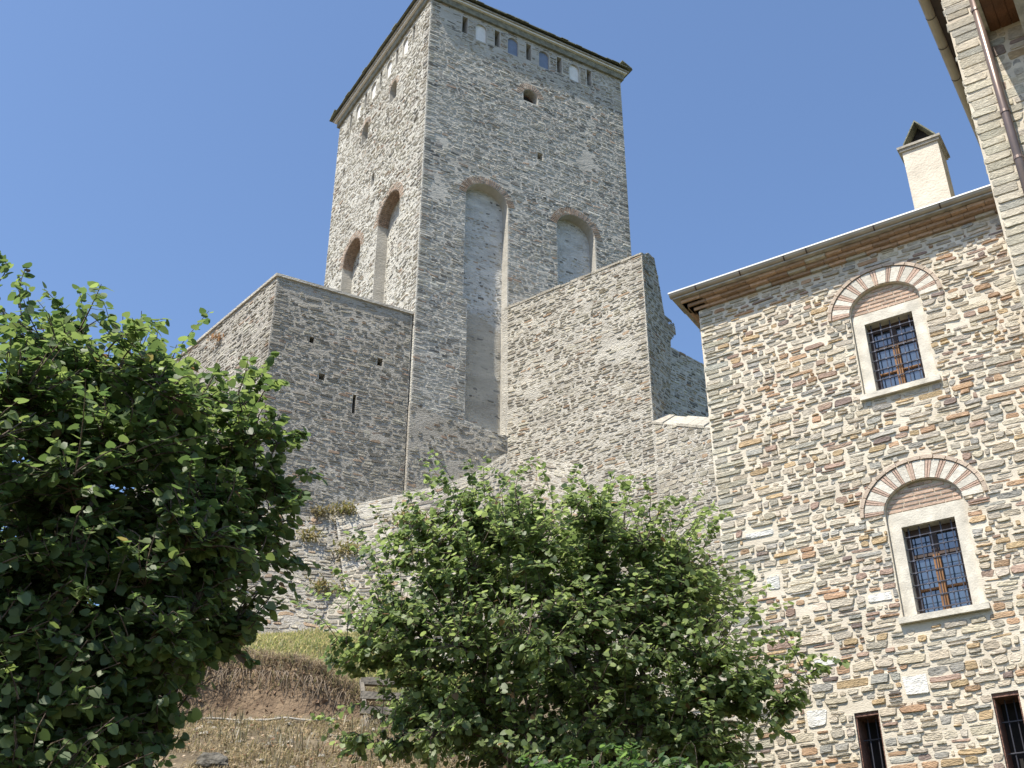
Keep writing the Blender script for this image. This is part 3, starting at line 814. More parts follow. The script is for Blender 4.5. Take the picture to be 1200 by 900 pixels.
# ------------------------------------------------------------------ stone building on the right
B0 = at(830, 480, 16.5)
BU, BN = azd(122.3), azd(-147.7)
WP = Plane(B0, BU, BN)
SD = Plane(B0, azd(32.3), azd(-57.7))           # its left side
bld = thing("stone_building", "multicoloured rubble stone building with brick eaves and arched barred windows, at the right", "building", (B0[0], B0[1], 0.0))
BEND, EAVE = 5.2, 12.52
def win_outline(sill, spring): return arch_poly(2.965, spring, .53, .40, sill, 14)
wins = [(6.75, 8.03, 8.25), (10.13, 11.36, 11.54)]
slits = [rect(1.6, 1.92, 4.3, 5.62), rect(3.33, 3.65, 4.3, 5.62)]
holes = [win_outline(w[0], w[2]) for w in wins] + slits
B_OUT = rect(0, BEND, -1.0, EAVE)
m = MB(); m.sheet(WP, B_OUT, holes)
for w, hp in zip(wins, holes): m.reveal(WP, hp, 0, -.08)
for s_ in slits: m.reveal(WP, s_, 0, -.4)
m.sheet(SD, rect(0, 8, -1, EAVE))
m.add([SD(8, -1, 0), SD(8, -1, 0) + BU * BEND, SD(8, EAVE, 0) + BU * BEND, SD(8, EAVE, 0)], [(0, 1, 2, 3)])
m.build("wall", M['cream_mortar'], bld, False, False)
blk = [arch_poly(2.965, w[2], .86, .73, w[2], 14) for w in wins] + [rect(2.38, 3.55, w[0] - .09, w[0]) for w in wins]
blk += [rect(1.52, 2.0, 5.62, 5.66), rect(3.25, 3.73, 5.62, 5.66)]
whites = [(0.35, 0.86, 8.31, 8.42), (0.62, 0.85, 7.48, 7.7), (2.0, 2.36, 7.02, 7.17), (1.13, 1.5, 6.28, 6.42), (.95, 1.25, 5.5, 5.75), (3.8, 4.2, 6.13, 6.24), (2.28, 2.6, 5.72, 6.0)]
for (a, b, c, d) in whites: blk.append(rect(a, b, c, d))
m = MB()
masonry(m, WP, rect(0, BEND, 3.6, EAVE), holes + blk, (0.05, 0.122), (0.11, 0.37), 0.013, (0.004, 0.03), 0.008, PAL_FIELD, 61, True, 0.17, 0.008,
        lambda u, v, rng: rng.random() < .015, [('L', .52, .26)], PAL_QUOIN, 0.14, 0.0, 0.85)
rng = random.Random(3)
for (a, b, c, d) in whites:
    add_stone(m, rng, WP, a, b, c, d, .02, (.01, .02), .01, (.64, .62, .57), None, .1, None, .5)
m.build("stonework", M['fieldstone'], bld, False, False)
def build_window(sill, top, spring, label):
    cu = 2.965; u0, u1 = 2.61, 3.325
    w = bpy.data.objects.new("window", None); S.collection.objects.link(w); w.parent = bld
    w.location = Vector(tuple(WP(cu, sill, 0))) - Vector(bld.location); w['label'] = label
    HR = -.055                                    # face of the stone surround, sunk a little in the wall
    m = MB()
    m.prism(WP, [(cu - .525, sill), (u0, sill), (u0, top), (u1, top), (u1, sill), (cu + .525, sill), (cu + .525, spring), (cu - .525, spring)], -.30, HR)
    m.build("surround", M['travertine'], w)
    m = MB()
    m.prism(WP, arch_poly(cu, spring + .003, .528, .398, spring + .003, 16)[2:], -.3, HR - .012)
    m.slot = 1; rr = random.Random(int(sill * 10))
    nrow = 6; hh = .39 / nrow
    for r_ in range(nrow):
        v0 = spring + .012 + r_ * hh; v1 = v0 + hh * .58
        t = min(1, (v1 - spring) / .40); half = .525 * math.sqrt(max(0, 1 - t * t)) - .012
        x = -half
        while x < half - .03:
            L_ = min(rr.uniform(.2, .3), half - x)
            q = rr.uniform(.8, 1.15)
            m.pbox(WP, cu + x, cu + x + L_ - .012, v0, v1, HR - .05, HR + .002, (.50 * q, .36 * q, .27 * q)); x += L_
    m.build("tympanum", [M['cream_mortar'], M['brick']], w)
    m = MB()
    m.pbox(WP, 2.385, 3.545, sill - .085, sill - .003, -.32, .075)
    m.build("sill", M['travertine'], w)
    # voussoirs: groups of white blocks and triple red bricks, thin brick hood ring outside
    m = MB()
    def vcol(k): return (.70, .66, .58) if k % 4 == 0 else (.43, .27, .2)
    n = 11
    cuts = [math.pi * (k + (rr.uniform(-.13, .13) if 0 < k < n else 0)) / n for k in range(n + 1)]
    for k in range(n):
        c0 = cuts[k]; c1 = cuts[k + 1]
        r = lambda a, b, t: (cu + a * math.cos(t), spring + b * math.sin(t))
        mid = c0 + (c1 - c0) * rr.uniform(.5, .7)
        q = [r(.535, .405, c0 + .006), r(.80, .67, c0 + .006), r(.80, .67, (c0 + mid) / 2), r(.80, .67, mid - .006), r(.535, .405, mid - .006), r(.535, .405, (c0 + mid) / 2)]
        s_ = rr.uniform(.84, 1.06)
        m.prism(WP, q, -.08, .022, (.62 * s_, .575 * s_, .49 * s_))
        for b_ in range(2):
            d0 = mid + (c1 - mid) * b_ / 2 + .006; d1 = mid + (c1 - mid) * (b_ + 1) / 2 - .010
            s_ = rr.uniform(.85, 1.12)
            q = [r(.535, .405, d0), r(.80, .67, d0), r(.80, .67, d1), r(.535, .405, d1)]
            m.prism(WP, q, -.08, .024, (.48 * s_, .35 * s_, .275 * s_))
    m.build("voussoirs", M['brick'], w)
    m = MB()
    for k in range(15):
        c0 = math.pi * k / 15 + .008; c1 = math.pi * (k + 1) / 15 - .008
        r = lambda a, b, t: (cu + a * math.cos(t), spring + b * math.sin(t))
        tt = [c0 + (c1 - c0) * i / 3 for i in range(4)]
        q = [r(.812, .682, t) for t in tt] + [r(.865, .735, t) for t in reversed(tt)]
        s_ = rr.uniform(.88, 1.1)
        m.prism(WP, q, -.05, .04, (.48 * s_, .385 * s_, .30 * s_))
    m.build("hood_ring", M['brick'], w)
    # timber casement
    g0, g1 = -.30, -.235
    m = MB()
    m.pbox(WP, u0, u1, sill, sill + .06, g0, g1); m.pbox(WP, u0, u1, top - .10, top, g0, g1)
    m.pbox(WP, u0, u0 + .06, sill + .061, top - .101, g0, g1); m.pbox(WP, u1 - .06, u1, sill + .061, top - .101, g0, g1)
    tz = sill + (top - sill) * .70
    m.pbox(WP, u0 + .061, u1 - .061, tz - .025, tz + .025, g0, g1 - .004)
    m.pbox(WP, cu - .05, cu + .05, tz + .026, top - .102, g0, g1 - .002)
    m.build("frame", M['dark_wood'], w)
    m = MB(); m.pbox(WP, cu - .045, cu + .045, sill + .061, tz - .027, g0, g1 + .03)
    m.pbox(WP, u0 + .062, cu - .046, sill + .40, sill + .425, g0, g1); m.pbox(WP, cu + .046, u1 - .062, sill + .40, sill + .425, g0, g1)
    m.build("mullion", M['wood'], w)
    m = MB(); m.pbox(WP, u0 + .01, u1 - .01, sill + .01, top - .02, -.285, -.272); m.build("pane", M['glass'], w)
    m = MB(); m.pbox(WP, u0 - .1, u1 + .1, sill - .1, top + .1, -.42, -.40); m.build("dark_room", M['dark'], w)
    # wrought iron grille of round bars
    m = MB()
    for k in range(5):
        u = u0 + (u1 - u0) * (k + .5) / 5
        m.tube([WP(u, sill, -.13), WP(u, top, -.13)], .009, 6)
    for k in range(7):
        v = sill + (top - sill) * (k + .6) / 7.4
        m.tube([WP(u0 - .02, v, -.118), WP(u1 + .02, v, -.118)], .009, 6)
        for q in range(5):
            u = u0 + (u1 - u0) * (q + .5) / 5
            m.pbox(WP, u - .011, u + .011, v - .011, v + .011, -.136, -.11)
    m.build("grille", M['iron'], w)
build_window(*wins[0], "lower arched window with iron grille")
build_window(*wins[1], "upper arched window with iron grille, partly in the eaves' shade")
for s_ in slits:
    u0, u1, v0, v1 = s_[0][0], s_[1][0], s_[0][1], s_[2][1]
    m = MB(); m.pbox(WP, u0 + .002, u1 - .002, v0, v1 - .002, -.46, -.40)
    w = m.build("slit_window", M['dark'], bld)
    m = MB()
    m.pbox(WP, u0 + .003, u1 - .003, v1 - .05, v1 - .003, -.39, -.02)
    m.pbox(WP, u0 + .003, u0 + .02, v0, v1 - .051, -.39, -.03)
    m.pbox(WP, u1 - .02, u1 - .003, v0, v1 - .051, -.39, -.03)
    m.build("lintel", M['dark_brick'], w)
    m = MB()
    for k in (1, 2):
        u = u0 + (u1 - u0) * k / 3; m.tube([WP(u, v0, -.2), WP(u, v1 - .05, -.2)], .008, 6)
    for v in (v0 + .25, v0 + .62, v0 + 1.0): m.tube([WP(u0, v, -.19), WP(u1, v, -.19)], .009, 6)
    m.build("grille", M['iron'], w)
# eaves: stepped brick cornice, gutter, roof
m = MB(); rr = random.Random(17)
def brick_course(P, u0, u1, v0, v1, h1):
    u = u0
    while u < u1 - .02:
        L_ = min(rr.uniform(.22, .34), u1 - u); s_ = rr.uniform(.7, 1.2)
        col = (.45 * s_, .31 * s_, .215 * s_) if rr.random() > .12 else (.5, .45, .36)
        m.pbox(P, u, u + L_ - .008, v0 + .003, v1 - .003, -.15, h1 + rr.uniform(-.006, .006), col); u += L_
brick_course(WP, -.06, BEND, EAVE, EAVE + .055, .06); brick_course(WP, -.13, BEND, EAVE + .055, EAVE + .11, .14); brick_course(WP, -.21, BEND, EAVE + .11, EAVE + .165, .22)
brick_course(SD, -.03, 7, EAVE, EAVE + .055, .06); brick_course(SD, -.1, 7, EAVE + .055, EAVE + .11, .14); brick_course(SD, -.18, 7, EAVE + .11, EAVE + .165, .22)
m.build("brick_cornice", M['brick'], bld)
OV = .36; GZ = EAVE + .20
def gutter(P, u0, u1, z, h, rad, parent, joints, mat=None):
    mm = MB(); n = 7
    prof_o = [(h + rad * math.cos(math.pi + math.pi * k / n), z + rad * math.sin(math.pi + math.pi * k / n)) for k in range(n + 1)]
    prof_i = [(h + (rad - .012) * math.cos(math.pi + math.pi * k / n), z + (rad - .012) * math.sin(math.pi + math.pi * k / n)) for k in range(n + 1)]
    pr = prof_o + prof_i[::-1]; k = len(pr)
    vs = [P(u0, b, a) for a, b in pr] + [P(u1, b, a) for a, b in pr]
    mm.add(vs, [(i, (i + 1) % k, k + (i + 1) % k, k + i) for i in range(k)])
    for uu in (u0, u1):
        mm.add([P(uu, b, a) for a, b in prof_o], [tuple(range(n + 1))])
    o = mm.build("gutter", mat or M['metal'], parent)
    for u in joints:
        mm = MB()
        pr2 = [(h + (rad + .006) * math.cos(math.pi + math.pi * q / n), z + (rad + .006) * math.sin(math.pi + math.pi * q / n)) for q in range(n + 1)]
        vs = [P(u - .012, b, a) for a, b in pr2] + [P(u + .012, b, a) for a, b in pr2]
        mm.add(vs, [(i, i + 1, n + 2 + i, n + 1 + i) for i in range(n)])
        mm.build("bracket", M['dark_wood'], o)
    return o
gutter(WP, -OV, BEND - .3, GZ + .06, OV - .065, .064, bld, [.12, .9, 1.65, 2.02, 3.1, 4.1])
gutter(SD, -OV + .09, 7, GZ + .06, OV - .065, .064, bld, [.0, .9, 2.0])
# slate roof: two slopes rising from the eaves
m = MB()
e0 = WP(-OV, GZ + .06, OV - .02); e1 = WP(BEND, GZ + .06, OV - .02)
e2 = SD(7, GZ + .06, OV - .02)
rise = 2.0; run = 4.5
r0 = WP(-OV + run, GZ + .06 + rise, OV - run); r1 = WP(BEND, GZ + .06 + rise, OV - run); r2 = SD(7, GZ + .06 + rise, OV - run)
for (a, b, c, d) in ((e0, e1, r1, r0), (e2, e0, r0, r2)):
    m.hexa([a, b, c, d, a + ZUP * .035, b + ZUP * .035, c + ZUP * .035, d + ZUP * .035])
m.build("roof", M['roof_slate'], bld)
m = MB(); m.pbox(WP, -OV - .01, BEND - .3, GZ + .06, GZ + .085, OV - .05, OV + .012); m.pbox(SD, -OV + .055, 7, GZ + .06, GZ + .084, OV - .05, OV + .012)
m.build("roof_edge", M['lead'], bld)
m = MB(); m.pbox(WP, -OV + .03, BEND, EAVE + .167, EAVE + .19, -.2, OV - .05); m.pbox(SD, .2, 7, EAVE + .167, EAVE + .19, -.2, OV - .05)
m.build("eaves_board", M['grey_wood'], bld)
# chimney
ch = bpy.data.objects.new("chimney", None); S.collection.objects.link(ch); ch.parent = bld
CHP = WP.off(-1.0)
ch.location = Vector(tuple(CHP(3.83, 13.3, -.3))) - Vector(bld.location)
m = MB(); m.pbox(CHP, 3.535, 4.125, 12.6, 15.05, -.55, 0); m.build("stack", M['chimney'], ch)
m = MB(); m.pbox(CHP, 3.50, 4.16, 15.053, 15.10, -.59, .035); m.pbox(CHP, 3.47, 4.19, 15.103, 15.15, -.62, .06); m.build("cap", M['grey_wood'], ch)
m = MB()
pk = (3.84, 15.58)
for (a, b) in (((3.58, 15.153), pk), (pk, (4.12, 15.153))):
    m.hexa([CHP(a[0], a[1], .04), CHP(b[0], b[1], .04), CHP(b[0], b[1], -.6), CHP(a[0], a[1], -.6),
            CHP(a[0], a[1] + .04, .04), CHP(b[0], b[1] + .04, .04), CHP(b[0], b[1] + .04, -.6), CHP(a[0], a[1] + .04, -.6)])
m.build("cowl", M['roof_slate'], ch)
m = MB(); m.prism(CHP, [(3.6, 15.154), (4.1, 15.154), (3.85, 15.56)], -.5, -.15); m.build("flue", M['dark'], ch)

# ------------------------------------------------------------------ taller wing at the far right
TP = WP.off(.40)
wing = thing("tall_building", "taller stone wing with big grey corner stones and timber bay, cut by right edge", "building", tuple(TP(5.5, 0, 0)[:2]) + (0.0,))
WE, WT = 4.85, 17.4
m = MB(); m.sheet(TP, rect(WE, 10.5, -1, WT))
a, b = TP(WE, 0, 0), TP(WE, 0, -7)
m.add([a - ZUP, b - ZUP, b + ZUP * WT, a + ZUP * WT], [(0, 1, 2, 3)])
c, d = TP(10.5, 0, 0), TP(10.5, 0, -7)
m.add([c - ZUP, d - ZUP, d + ZUP * WT, c + ZUP * WT], [(0, 1, 2, 3)]); m.add([b - ZUP, d - ZUP, d + ZUP * WT, b + ZUP * WT], [(0, 1, 2, 3)])
m.build("wall", M['cream_mortar'], wing, False, False)
m = MB()
masonry(m, TP, rect(WE, 7.6, 8.0, WT), (), (0.14, 0.20), (0.17, 0.42), 0.014, (0.003, 0.02), 0.008, PAL_FIELD, 71, True, 0.16, 0.004,
        None, [('L', .72, .42)], PAL_QUOIN, 0.4, 0.0, 0.85)
m.build("stonework", M['fieldstone'], wing, False, False)
m = MB(); m.tube([TP(5.31, 9.5, .11), TP(5.31, 19, .11)], .065, 14)
M['pipe'] = mat_plain('dark brown painted pipe', (0.20, 0.145, 0.12), 0.35, 0.4, 0.15, 3.0)
dpipe = m.build("downpipe", M['pipe'], wing, True)
for z in (11.0, 12.95, 13.85, 16.0):
    m = MB(); m.tube([TP(5.31, z, .11), TP(5.31, z + .05, .11)], .075, 14); m.build("pipe_collar", M['pipe'], dpipe)
SDW = Plane(TP(WE, 0, 0), azd(32.3), azd(-57.7))
gutter(SDW, -.15, 6, 17.3, .30, .085, wing, [.9, 1.7, 2.6])
m = MB(); m.pbox(SDW, -.15, 6, 17.38, 17.42, -.2, .36); m.build("eaves_board", M['dark_wood'], wing)
m = MB(); m.hexa([SDW(-.2, 17.43, .38), SDW(6, 17.43, .38), SDW(6, 19.4, -4.5), SDW(-.2, 19.4, -4.5), SDW(-.2, 17.47, .38), SDW(6, 17.47, .38), SDW(6, 19.44, -4.5), SDW(-.2, 19.44, -4.5)])
m.build("roof", M['roof_slate'], wing)
# jettied timber bay
bay = bpy.data.objects.new("timber_bay", None); S.collection.objects.link(bay); bay.parent = wing
bay.location = Vector(tuple(TP(6.5, 15.6, .6))) - Vector(wing.location)
BO = 1.35
m = MB(); rr = random.Random(4)
k = 0; u = 5.42
while u < 9:
    w_ = rr.uniform(.15, .19); m.pbox(TP, u, u + w_ - .008, 15.58 + rr.uniform(0, .006), 15.62, .003, BO); u += w_
m.build("soffit", M['soffit_wood'], bay)
m = MB(); m.pbox(TP, 5.40, 9, 15.625, 18.2, .003, BO - .02); m.build("cladding", M['soffit_wood'], bay)
m = MB(); m.pbox(TP, 5.36, 5.415, 15.55, 15.72, .003, BO + .02); m.build("edge_board", M['grey_wood'], bay)
for u in (5.86, 7.2):
    m = MB(); m.hexa([TP(u, 14.75, .0), TP(u + .14, 14.75, .0), TP(u + .14, 14.95, .0), TP(u, 14.95, .0),
                      TP(u, 15.50, 1.1), TP(u + .14, 15.50, 1.1), TP(u + .14, 15.578, 1.1), TP(u, 15.578, 1.1)])
    m.build("brace", M['grey_wood'], bay)

#TREES
# ------------------------------------------------------------------ trees
def leaf_mesh(name, parent, pos, dirs, nrms, size, cols, mat):
    """heart-shaped leaves folded along the midrib, all in one crown mesh"""
    pos = np.asarray(pos); d = np.asarray(dirs); n = np.asarray(nrms); size = np.asarray(size)[:, None]
    d /= np.linalg.norm(d, axis=1, keepdims=True) + 1e-9
    n = n - d * np.sum(n * d, axis=1, keepdims=True); n /= np.linalg.norm(n, axis=1, keepdims=True) + 1e-9
    s = np.cross(d, n)
    rs = np.random.RandomState(len(pos))
    fold = rs.uniform(-.05, .28, (len(pos), 1)); curl = rs.uniform(-.05, .25, (len(pos), 1))
    tmpl = [(0, 0.05), (0, .5), (0, 1.0), (-.32, -.06), (-.52, .28), (-.34, .72), (.32, -.06), (.52, .28), (.34, .72)]
    V = np.zeros((len(pos), 9, 3))
    for k, (a, b) in enumerate(tmpl):
        hgt = abs(a) * fold - curl * b * b * .6
        V[:, k] = pos + size * (s * a + d * b + n * hgt)
    F = np.array([[0, 3, 4, 1], [1, 4, 5, 2], [0, 1, 7, 6], [1, 2, 8, 7]])
    nl = len(pos)
    faces = (F[None] + (np.arange(nl) * 9)[:, None, None]).reshape(-1, 4)
    me = bpy.data.meshes.new(name)
    me.vertices.add(nl * 9); me.vertices.foreach_set("co", V.astype(np.float32).ravel())
    me.loops.add(faces.size); me.loops.foreach_set("vertex_index", faces.astype(np.int32).ravel())
    me.polygons.add(len(faces)); me.polygons.foreach_set("loop_start", np.arange(0, faces.size, 4, dtype=np.int32))
    me.polygons.foreach_set("loop_total", np.full(len(faces), 4, np.int32))
    me.update(calc_edges=True)
    ca = me.color_attributes.new("tint", 'FLOAT_COLOR', 'POINT')
    c4 = np.ones((nl, 9, 4), np.float32); c4[:, :, :3] = np.asarray(cols)[:, None, :]
    ca.data.foreach_set("color", c4.ravel())
    me.materials.append(mat); me.validate()
    o = bpy.data.objects.new(name, me); S.collection.objects.link(o)
    if parent is not None: put(o, parent)
    return o
SUNV = np.array(_s)
def bez(a, b, c, n):
    return [(1 - t) ** 2 * a + 2 * t * (1 - t) * b + t * t * c for t in [i / n for i in range(n + 1)]]
def make_tree(name, label, cat, foot, stems, clumps, shoots, ntwig, leaf_size, seed, pal, limb_r, dead=0.02, leafy=9, twig_len=(.35, .8), sprays=0, spray_len=(.45, .95)):
    rng = random.Random(seed); rs = np.random.RandomState(seed)
    t = thing(name, label, cat, tuple(foot))
    foot = np.asarray(foot, float)
    trunk = MB(); br = MB()
    tot = sum(c[3] for c in clumps)
    ctr = sum(np.asarray(c[0]) * c[3] for c in clumps) / tot
    limbs = []                                   # points limbs pass, with direction
    for k in range(stems):
        a = foot + np.array([rng.uniform(-.25, .25), rng.uniform(-.25, .25), -.25])
        c = clumps[k % len(clumps)]
        tgt = np.asarray(c[0]) + np.array([rng.uniform(-.3, .3) * c[1][0], rng.uniform(-.3, .3) * c[1][1], rng.uniform(-.3, .5) * c[1][2]])
        mid = lerp(a, tgt, .45) + np.array([rng.uniform(-.3, .3), rng.uniform(-.3, .3), .35])
        pts = bez(a, mid, tgt, 9)
        pts = [p + np.array([rng.uniform(-.03, .03), rng.uniform(-.03, .03), 0]) for p in pts]
        rad = [limb_r * (1 - .8 * i / 9) * rng.uniform(.9, 1.1) for i in range(10)]
        trunk.tube(pts, rad, 7)
        limbs += [(p, rad[i]) for i, p in enumerate(pts) if i >= 3]
    lp = np.array([l[0] for l in limbs])
    # secondary branches from limbs into the clumps
    for c in clumps:
        for q in range(max(3, int(70 * c[3] / tot))):
            v = rs.normal(size=3); v /= np.linalg.norm(v); v *= rs.uniform(.45, .9)
            e_ = np.asarray(c[0]) + v * np.asarray(c[1])
            dd = np.linalg.norm(lp[:len(limbs)] - e_, axis=1) + np.maximum(0, lp[:len(limbs), 2] - e_[2]) * 1.0
            i0 = int(np.argmin(dd)); s0 = limbs[i0][0]
            mid = lerp(s0, e_, .5) + rs.normal(size=3) * .12 + np.array([0, 0, .12])
            pts = bez(s0, mid, e_, 6)
            r0 = min(limbs[i0][1] * .6, .03)
            br.tube(pts, [r0 * (1 - .75 * i / 6) for i in range(7)], 5, None, False)
            limbs += [(p, r0 * .4) for p in pts[2:]]
        lp = np.array([l[0] for l in limbs])
    P_, D_, N_, S_, C_ = [], [], [], [], []
    def leaves_on(pts, n, outward, sz, start=.25):
        for i in range(n):
            tt = start + (1 - start) * (i + rng.uniform(-.3, .3)) / n; tt = min(max(tt, 0), .999) * (len(pts) - 1)
            k = int(tt); p = lerp(pts[k], pts[k + 1], tt - k); tw = pts[k + 1] - pts[k]; tw = tw / (np.linalg.norm(tw) + 1e-9)
            side = np.cross(tw, [0, 0, 1.0]); side = side / (np.linalg.norm(side) + 1e-6) * (1 if i % 2 else -1)
            r3 = rs.normal(size=3)
            d = side * .8 + tw * .35 + outward * .3 + np.array([0, 0, -.45]) + r3 * .35
            d = d / np.linalg.norm(d)
            P_.append(p + d * sz * .3); D_.append(d)
            N_.append(np.array([0, 0, .6]) + outward * .5 + SUNV * .75 + rs.normal(size=3) * .65)
            S_.append(sz * rng.uniform(.65, 1.2))
            b = rng.random()
            col = pal[0] if b > dead else (.13, .085, .04) if rng.random() < .6 else (.19, .17, .06)
            if b > dead:
                w = rng.random() ** 1.5
                col = tuple(lerp(pal[0][q], pal[1][q], w) for q in range(3))
            kq = rng.uniform(.75, 1.25); C_.append(tuple(q * kq for q in col))
    for i in range(ntwig):
        r = rng.random() * tot
        for c in clumps:
            r -= c[3]
            if r <= 0: break
        v = rs.normal(size=3); v /= np.linalg.norm(v)
        nz = 1 + .30 * noise.noise(tuple(v * 2.2 + seed + np.asarray(c[0])))
        e_ = np.asarray(c[0]) + v * np.asarray(c[1]) * nz * (rng.random() ** .36)
        dd = np.linalg.norm(lp - e_, axis=1) + np.maximum(0, lp[:, 2] - e_[2] + .1) * .8
        s0 = lp[int(np.argmin(dd))]
        ln = np.linalg.norm(e_ - s0)
        tl = rng.uniform(*twig_len)
        if ln > tl * 1.6: s0 = lerp(e_, s0, tl * 1.6 / ln)
        mid = lerp(s0, e_, .55) + rs.normal(size=3) * .06 + np.array([0, 0, .06])
        pts = bez(s0, mid, e_, 4)
        br.tube(pts, [.007, .006, .005, .004, .003], 3, None, False)
        out = e_ - ctr; out = out / (np.linalg.norm(out) + 1e-9)
        leaves_on(pts, leafy, out, leaf_size)
    for i in range(sprays):                       # young shoots that stand out of the crown
        r = rng.random() * tot
        for c in clumps:
            r -= c[3]
            if r <= 0: break
        v = rs.normal(size=3); v[2] = abs(v[2]) * .9 + .1; v /= np.linalg.norm(v)
        s0 = np.asarray(c[0]) + v * np.asarray(c[1]) * .8
        dr = v * np.array([1, 1, .8]) + np.array([0, 0, .55]) + rs.normal(size=3) * .2; dr /= np.linalg.norm(dr)
        ln = rng.uniform(*spray_len); e_ = s0 + dr * ln
        pts = bez(s0, s0 + dr * ln * .5 + np.array([0, 0, .07]), e_ + rs.normal(size=3) * np.array([.14, .14, .05]) - np.array([0, 0, .15 * rng.random()]), 5)
        br.tube(pts, [.005, .005, .004, .003, .003, .002], 4, None, False)
        leaves_on(pts, 22, dr, leaf_size * .95, .2)
    for (poly, n) in shoots:
        pts = [np.asarray(p) for p in poly]
        s0 = lp[int(np.argmin(np.linalg.norm(lp - pts[0], axis=1)))]
        if np.linalg.norm(s0 - pts[0]) > .5: s0 = lerp(pts[0], s0, .5 / np.linalg.norm(s0 - pts[0]))
        pts = smooth_curve([s0] + [p + rs.normal(size=3) * .025 for p in pts], 4)
        br.tube(pts, [.007 * (1 - .75 * i / len(pts)) for i in range(len(pts))], 4, None, False)
        out = pts[-1] - pts[0]; out = out / np.linalg.norm(out)
        leaves_on(pts, n, out, leaf_size, .15)
    trunk.build("trunk", M['bark'], t, True, False)
    br.build("branches", M['bark'], t, True, False)
    leaf_mesh("crown", t, P_, D_, N_, S_, C_, M['leaf'])
    return t
def clump(px, py, dist, rx, ry, rz=None):
    """an irregular mass of foliage: where it is and its half sizes in metres"""
    p = at(px, py, dist); k = np.linalg.norm(p - CAM) / FPX
    a, c = rx * k, ry * k
    return (p, (a, rz or (a + c) * .5, c), a * c)
def cl(*a):
    p, r, w = clump(*a); return (p, r, w, w)
def clumps_of(lst):
    out = []
    for a in lst:
        p, r, w = clump(*a); out.append((p, r, None, w))
    return out
def shoot(n, dist, *px):
    return ([at(x, y, dist) for x, y in px], int(n * 2.2))

D1 = 7.4
left_clumps = clumps_of([(40, 470, D1, 150, 105), (150, 520, D1, 150, 110), (265, 520, D1 + .3, 75, 75), (290, 600, D1 + .3, 75, 60),
                         (60, 640, D1, 190, 130), (210, 660, D1, 120, 100), (90, 780, D1 - .1, 150, 110), (-120, 560, D1, 200, 200), (-60, 760, D1, 200, 150), (240, 745, D1 + .2, 55, 45), (20, 880, D1, 110, 60), (150, 700, D1 + .6, 150, 110), (120, 560, D1 + 1.2, 190, 160), (40, 840, D1 + .6, 130, 80), (70, 900, D1, 130, 60), (130, 835, D1 + .1, 80, 50), (50, 875, D1 - .5, 110, 75), (175, 775, D1 - .2, 70, 45)])
left_shoots = [shoot(16, D1, (185, 450), (210, 410), (245, 363)), shoot(12, D1, (100, 420), (105, 380), (90, 338)), shoot(12, D1, (10, 420), (30, 370), (22, 330)),
               shoot(12, D1, (150, 430), (140, 395), (128, 372)), shoot(14, D1, (60, 420), (80, 385), (68, 347)), shoot(16, D1 + .3, (280, 470), (310, 440), (322, 410)),
               shoot(12, D1 + .3, (330, 580), (355, 560), (382, 565)), shoot(12, D1 + .3, (320, 540), (345, 522), (355, 518)), shoot(14, D1, (-5, 350), (5, 315), (3, 295)),
               shoot(12, D1 + .2, (290, 640), (325, 650), (345, 700)), shoot(12, D1 + .2, (250, 740), (280, 760), (293, 775)), shoot(10, D1 + .2, (190, 430), (160, 400), (168, 385)),
               shoot(10, D1 + .2, (310, 620), (340, 640), (345, 655))]
PAL_L = [(.055, .095, .03), (.145, .195, .06)]
make_tree("judas_tree", "dark leafy Judas tree filling the left edge, nearest to the viewer", "tree", (at(60, 900, D1)[0], at(60, 900, D1)[1], ground_z(at(60, 900, D1)[0], at(60, 900, D1)[1])),
          7, left_clumps, left_shoots, 5600, .066, 101, PAL_L, .05, .012, 9, (.28, .6), 150, (.25, .5))
D2 = 13.0
mid_clumps = clumps_of([(620, 650, D2, 150, 75), (520, 690, D2, 110, 80), (725, 655, D2, 100, 65), (785, 705, D2, 70, 70), (468, 742, D2, 65, 52), (600, 760, D2 - .3, 160, 75),
                        (760, 770, D2 - .2, 140, 75), (850, 795, D2 - .2, 62, 40), (548, 820, D2, 80, 52), (830, 850, D2 - .1, 85, 50), (500, 840, D2, 36, 30), (690, 700, D2 + .8, 190, 110), (640, 840, D2 + 1.2, 190, 60), (418, 768, D2 - .1, 42, 26), (450, 872, D2 - .1, 60, 20), (600, 880, D2 - .2, 130, 50), (740, 870, D2, 110, 50), (850, 880, D2 - .1, 60, 40), (892, 822, D2 - .2, 52, 26), (940, 786, D2 - .2, 42, 9), (560, 620, D2, 60, 50)])
mid_shoots = [shoot(18, D2, (600, 610), (590, 570), (566, 534)), shoot(16, D2, (540, 630), (520, 590), (497, 556)), shoot(14, D2, (650, 610), (640, 570), (634, 545)),
              shoot(14, D2, (700, 600), (715, 570), (740, 562)), shoot(14, D2, (800, 640), (830, 610), (858, 597)), shoot(14, D2, (470, 720), (440, 660), (445, 625)),
              shoot(16, D2, (440, 730), (410, 680), (392, 665)), shoot(14, D2, (430, 770), (395, 740), (372, 728)), shoot(22, D2 - .2, (900, 770), (950, 768), (992, 776)),
              shoot(16, D2 - .2, (870, 830), (900, 850), (928, 870)), shoot(14, D2 - .2, (880, 745), (910, 740), (936, 742)), shoot(14, D2, (840, 690), (870, 670), (882, 676)),
              shoot(12, D2, (760, 610), (790, 585), (800, 578)), shoot(14, D2, (440, 830), (400, 830), (380, 862)), shoot(12, D2, (850, 720), (880, 710), (884, 718)), shoot(12, D2, (560, 640), (520, 600), (485, 600))]
PAL_M = [(.09, .135, .045), (.215, .27, .10)]
fz = at(690, 900, D2)
